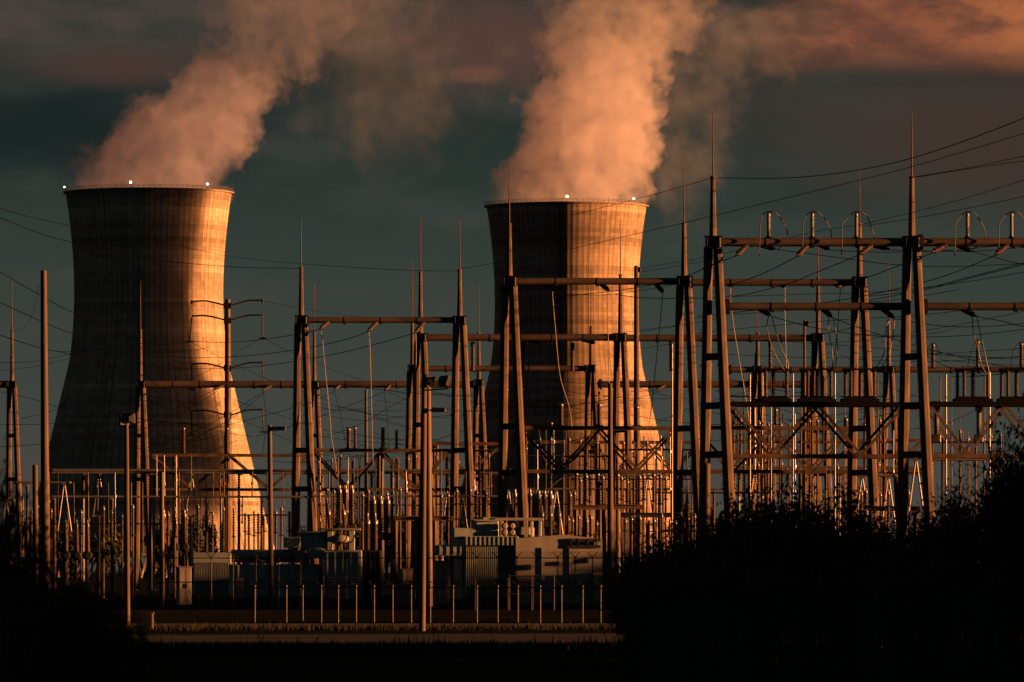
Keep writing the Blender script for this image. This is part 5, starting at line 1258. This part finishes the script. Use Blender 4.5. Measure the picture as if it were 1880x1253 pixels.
# ---------------------------------------------------------------- trees and shrubs
def crown_mesh(seed, n, leaf, lumps, squash=1.0, sparse=0.0):
    """leaf clumps through a unit crown (radius 1, centre at 0); real small leaf faces, ragged edge"""
    rng = random.Random(seed); mb = MB(); cl = []
    for k in range(lumps):
        while True:
            p = Vector((rng.uniform(-1, 1), rng.uniform(-1, 1), rng.uniform(-1, 1)))
            if .25 < p.length < 1: break
        p *= rng.uniform(.7, .92); cl.append((p, rng.uniform(.22, .42)))
    for k in range(n):
        c, s = cl[rng.randrange(lumps)]
        p = c + Vector((rng.gauss(0, 1), rng.gauss(0, 1), rng.gauss(0, 1))) * (s * .46)
        a = Vector((rng.gauss(0, 1), rng.gauss(0, 1), rng.gauss(0, 1))).normalized(); b = a.cross(Vector((rng.gauss(0, 1), rng.gauss(0, 1), rng.gauss(0, 1)))).normalized()
        L = leaf * rng.uniform(.6, 1.3); w = L * .38; f = a.cross(b) * (w * .3)
        mb.add([p - a * L * .5, p - b * w * .5 + f, p + a * L * .5, p + b * w * .5 + f], [(0, 1, 2, 3)])
    # twigs from the middle to the clumps
    me = bpy.data.meshes.new('crown')
    me.from_pydata(mb.v, [], mb.f); me.materials.append(M['leaf']); me.update()
    return me, cl
CROWNS = [crown_mesh(20 + i, 5200, .10, 40) for i in range(4)]
FAR_CROWNS = [crown_mesh(40 + i, 3200, .19, 26) for i in range(3)]
SPARSE = [crown_mesh(60 + i, 700, .13, 26) for i in range(2)]
def tree(name, label, cat, x, y, z0, ztop, rx, group, crowns=CROWNS, k=0, zlow=None, leaf='leaf'):
    root = thing(name, label, cat, (x, y, z0), group)
    H = ztop - z0; zl = H * .22 if zlow is None else zlow
    rz = (H - zl) / 2; me, cl = crowns[k % len(crowns)]
    c = bpy.data.objects.new('crown', me); COL.objects.link(c); c.parent = root
    c.location = (0, 0, zl + rz); c.scale = (rx, rx, rz); c.rotation_euler = (0, 0, k * 1.7)
    mb = MB(); top = Vector((x, y, z0 + zl + rz)); tr = max(.05, H * .018)
    mb.tube((x, y, z0), top, tr, tr * .55, n=7)
    rot = Matrix.Rotation(k * 1.7, 3, 'Z')
    for p, s in cl[:9]:
        q = rot @ p; q = Vector((q.x * rx * .85, q.y * rx * .85, q.z * rz * .85))
        st = Vector((x, y, z0 + zl + rz * (.3 + .6 * ((p.z + 1) / 2)) * .8))
        mb.tube(st, top + q, tr * .4, tr * .12, n=5)
    build('trunk', mb, M['bark'], root, root)
    return root
# dark mass at lower right
RB = [(1172, 1018, 70, 226), (1205, 990, 90, 232), (1240, 970, 110, 236), (1290, 948, 120, 240), (1345, 908, 100, 246), (1392, 890, 110, 250), (1430, 884, 110, 244), (1486, 874, 120, 252), (1536, 886, 110, 246), (1586, 912, 110, 250), (1640, 945, 110, 244), (1690, 958, 110, 240), (1716, 905, 90, 250), (1750, 852, 56, 252), (1790, 895, 110, 246), (1836, 860, 100, 240), (1858, 775, 80, 236), (1892, 722, 110, 240)]
for i, (px, yt, w, d) in enumerate(RB):
    lab = f'{ORD[i]} from the left of the dark bushy trees massed at the lower right'
    tree('shrub_tree', lab, 'tree', X(px, d), d, 0, Z(yt + 1, d), w * .92 / F * d, 'dark bushy trees at the lower right', CROWNS, i, .1)
for i, px in enumerate(range(1180, 1900, 52)):
    tree('hedge_shrub', f'{ORD[i]} from the left of the low dark shrubs before the bushy trees', 'shrub', X(px, 205), 205 + (i % 3) * 3, 0, Z(1040 - (i % 4) * 9, 205), .95, 'low dark shrubs at the lower right', CROWNS, i + 1, .05)
# left, nearer and out of focus
LB = [(-10, 900, 130, 118), (30, 985, 120, 112), (80, 1005, 110, 120), (130, 1030, 110, 114), (180, 1065, 100, 118), (222, 1098, 80, 112), (252, 1140, 60, 118)]
for i, (px, yt, w, d) in enumerate(LB):
    tree('shrub_tree', f'{ORD[i]} from the left of the blurred dark shrubs at the lower left', 'shrub', X(px, d), d, 0, Z(yt, d), w * .75 / F * d, 'blurred dark shrubs at the lower left', CROWNS, i + 2, .05)
for i, (px, yt, w, d) in enumerate([(20, 800, 90, 108), (62, 850, 70, 110), (5, 750, 50, 106), (95, 925, 70, 112), (150, 985, 60, 113)]):
    tree('young_tree', f'{ORD[i]} listed sparse young tree' if False else ['sparse young tree at the left edge whose top leaves reach the low beam', 'sparse young tree between the leftmost column and the wooden pole', 'tallest wispy young tree cut by the left edge', 'wispy young tree at the foot of the tall wooden pole', 'lowest wispy young tree right of the tall wooden pole'][i], 'tree', X(px, d), d, 0, Z(yt, d), w * .6 / F * d, 'sparse young trees at the left', SPARSE, i, .8)
# trees standing beyond the yard
rng = random.Random(5); i = 0
for px, yt, w, d in [(300, 945, 60, 1150), (345, 930, 60, 1100), (375, 942, 50, 1180), (560, 962, 60, 1200), (600, 935, 50, 1250), (640, 920, 60, 1220), (680, 928, 60, 1180), (725, 934, 60, 1240), (800, 940, 60, 1200), (850, 945, 60, 1260), (905, 948, 60, 1220), (950, 940, 50, 1180), (1000, 945, 60, 1240), (1060, 950, 60, 1200), (1250, 915, 50, 1230), (1280, 935, 50, 1200), (1320, 925, 50, 1240), (60, 945, 60, 1180), (120, 955, 60, 1220), (190, 958, 60, 1160)]:
    tree('background_tree', f'{ORD[i]} ' + 'of the dark trees standing beyond the yard' if False else 'dark tree standing in the broken line beyond the yard', 'tree', X(px, d), d, PAD, Z(yt, d), w * .6 / F * d, 'dark trees beyond the yard', FAR_CROWNS, i, 2.5); i += 1
# unseen trees added off-frame to shade the road and foot of the yard
i = 0
for d in range(408, 640, 11):
    x = .0803 * d + 15 + rng.uniform(0, 9)
    h = 4.0 if d < 400 else (8.6 if 468 < d < 494 else 10.0)
    tree('unseen_shade_tree', 'unseen dark tree right of the yard, added for shade', 'tree', x, d + rng.uniform(-4, 4), PAD if d > 400 else 0, h + rng.uniform(-1, 1), 5.6, 'unseen trees added for shade', CROWNS, i, -1.0); i += 1
for d in range(60, 262, 13):
    for q in (0, 1, 2, 3):
        x = .0803 * d + 10 + q * 7 + rng.uniform(0, 4)
        tree('unseen_shade_tree', 'tall unseen tree right of the road, added for shade', 'tree', x, d + q * 3.3 - 4 + rng.uniform(-2, 2), 0, 17 + rng.uniform(-1.5, 2), 6.5, 'unseen trees added for shade', CROWNS, i, -1.5); i += 1

for d in range(404, 540, 9):
    tree('unseen_shade_tree', 'unseen dark tree right of the yard, added for shade', 'tree', .0803 * d + 28 + rng.uniform(0, 4), d + rng.uniform(-3, 3), PAD, (9.4 if 466 < d < 494 else 10.6) + rng.uniform(-.8, .8), 6.0, 'unseen trees added for shade', CROWNS, i, -1.2); i += 1
for d in range(448, 530, 9):
    tree('unseen_shade_tree', 'unseen dark tree right of the yard, added for shade', 'tree', .0803 * d + 38 + rng.uniform(0, 4), d + rng.uniform(-3, 3), PAD, 9.6 + rng.uniform(-.8, .8), 6.0, 'unseen trees added for shade', CROWNS, i, -1.2); i += 1
for d in range(540, 680, 12):
    tree('unseen_shade_tree', 'unseen dark tree right of the yard, added for shade', 'tree', .0803 * d + 27 + rng.uniform(0, 6), d + rng.uniform(-4, 4), PAD, 12.5 + rng.uniform(-1, 1), 6.0, 'unseen trees added for shade', CROWNS, i, -1.0); i += 1

# ---------------------------------------------------------------- dark board fence at the lower right
d = 150.0
root = thing('board_fence', 'tall dark board fence filling the lower right corner', 'fence', (X(1152, d), d, 0))
edges = [1152, 1222, 1306, 1390, 1475, 1560, 1645, 1730, 1815, 1900, 1985]
for a, b in zip(edges, edges[1:]):
    x0, x1 = X(a, d), X(b, d); mb = MB(); n = 7
    for k in range(n):
        w = (x1 - x0 - .08) / n; mb.box((x0 + .04 + w * (k + .5), d, 1.18 + (.01 if k % 2 else 0)), (w - .012, .03, 2.2))
    for z in (.45, 1.85): mb.box(((x0 + x1) / 2, d + .05, z), (x1 - x0 - .02, .06, .1))
    build('board_panel', mb, M['fence_panel'], root, root)
for a in edges:
    mb = MB(); x = X(a, d); mb.box((x, d + .03, 1.2), (.1, .12, 2.4)); mb.box((x, d + .03, 2.42), (.13, .15, .04)); build('post', mb, M['fence_panel'], root, root)
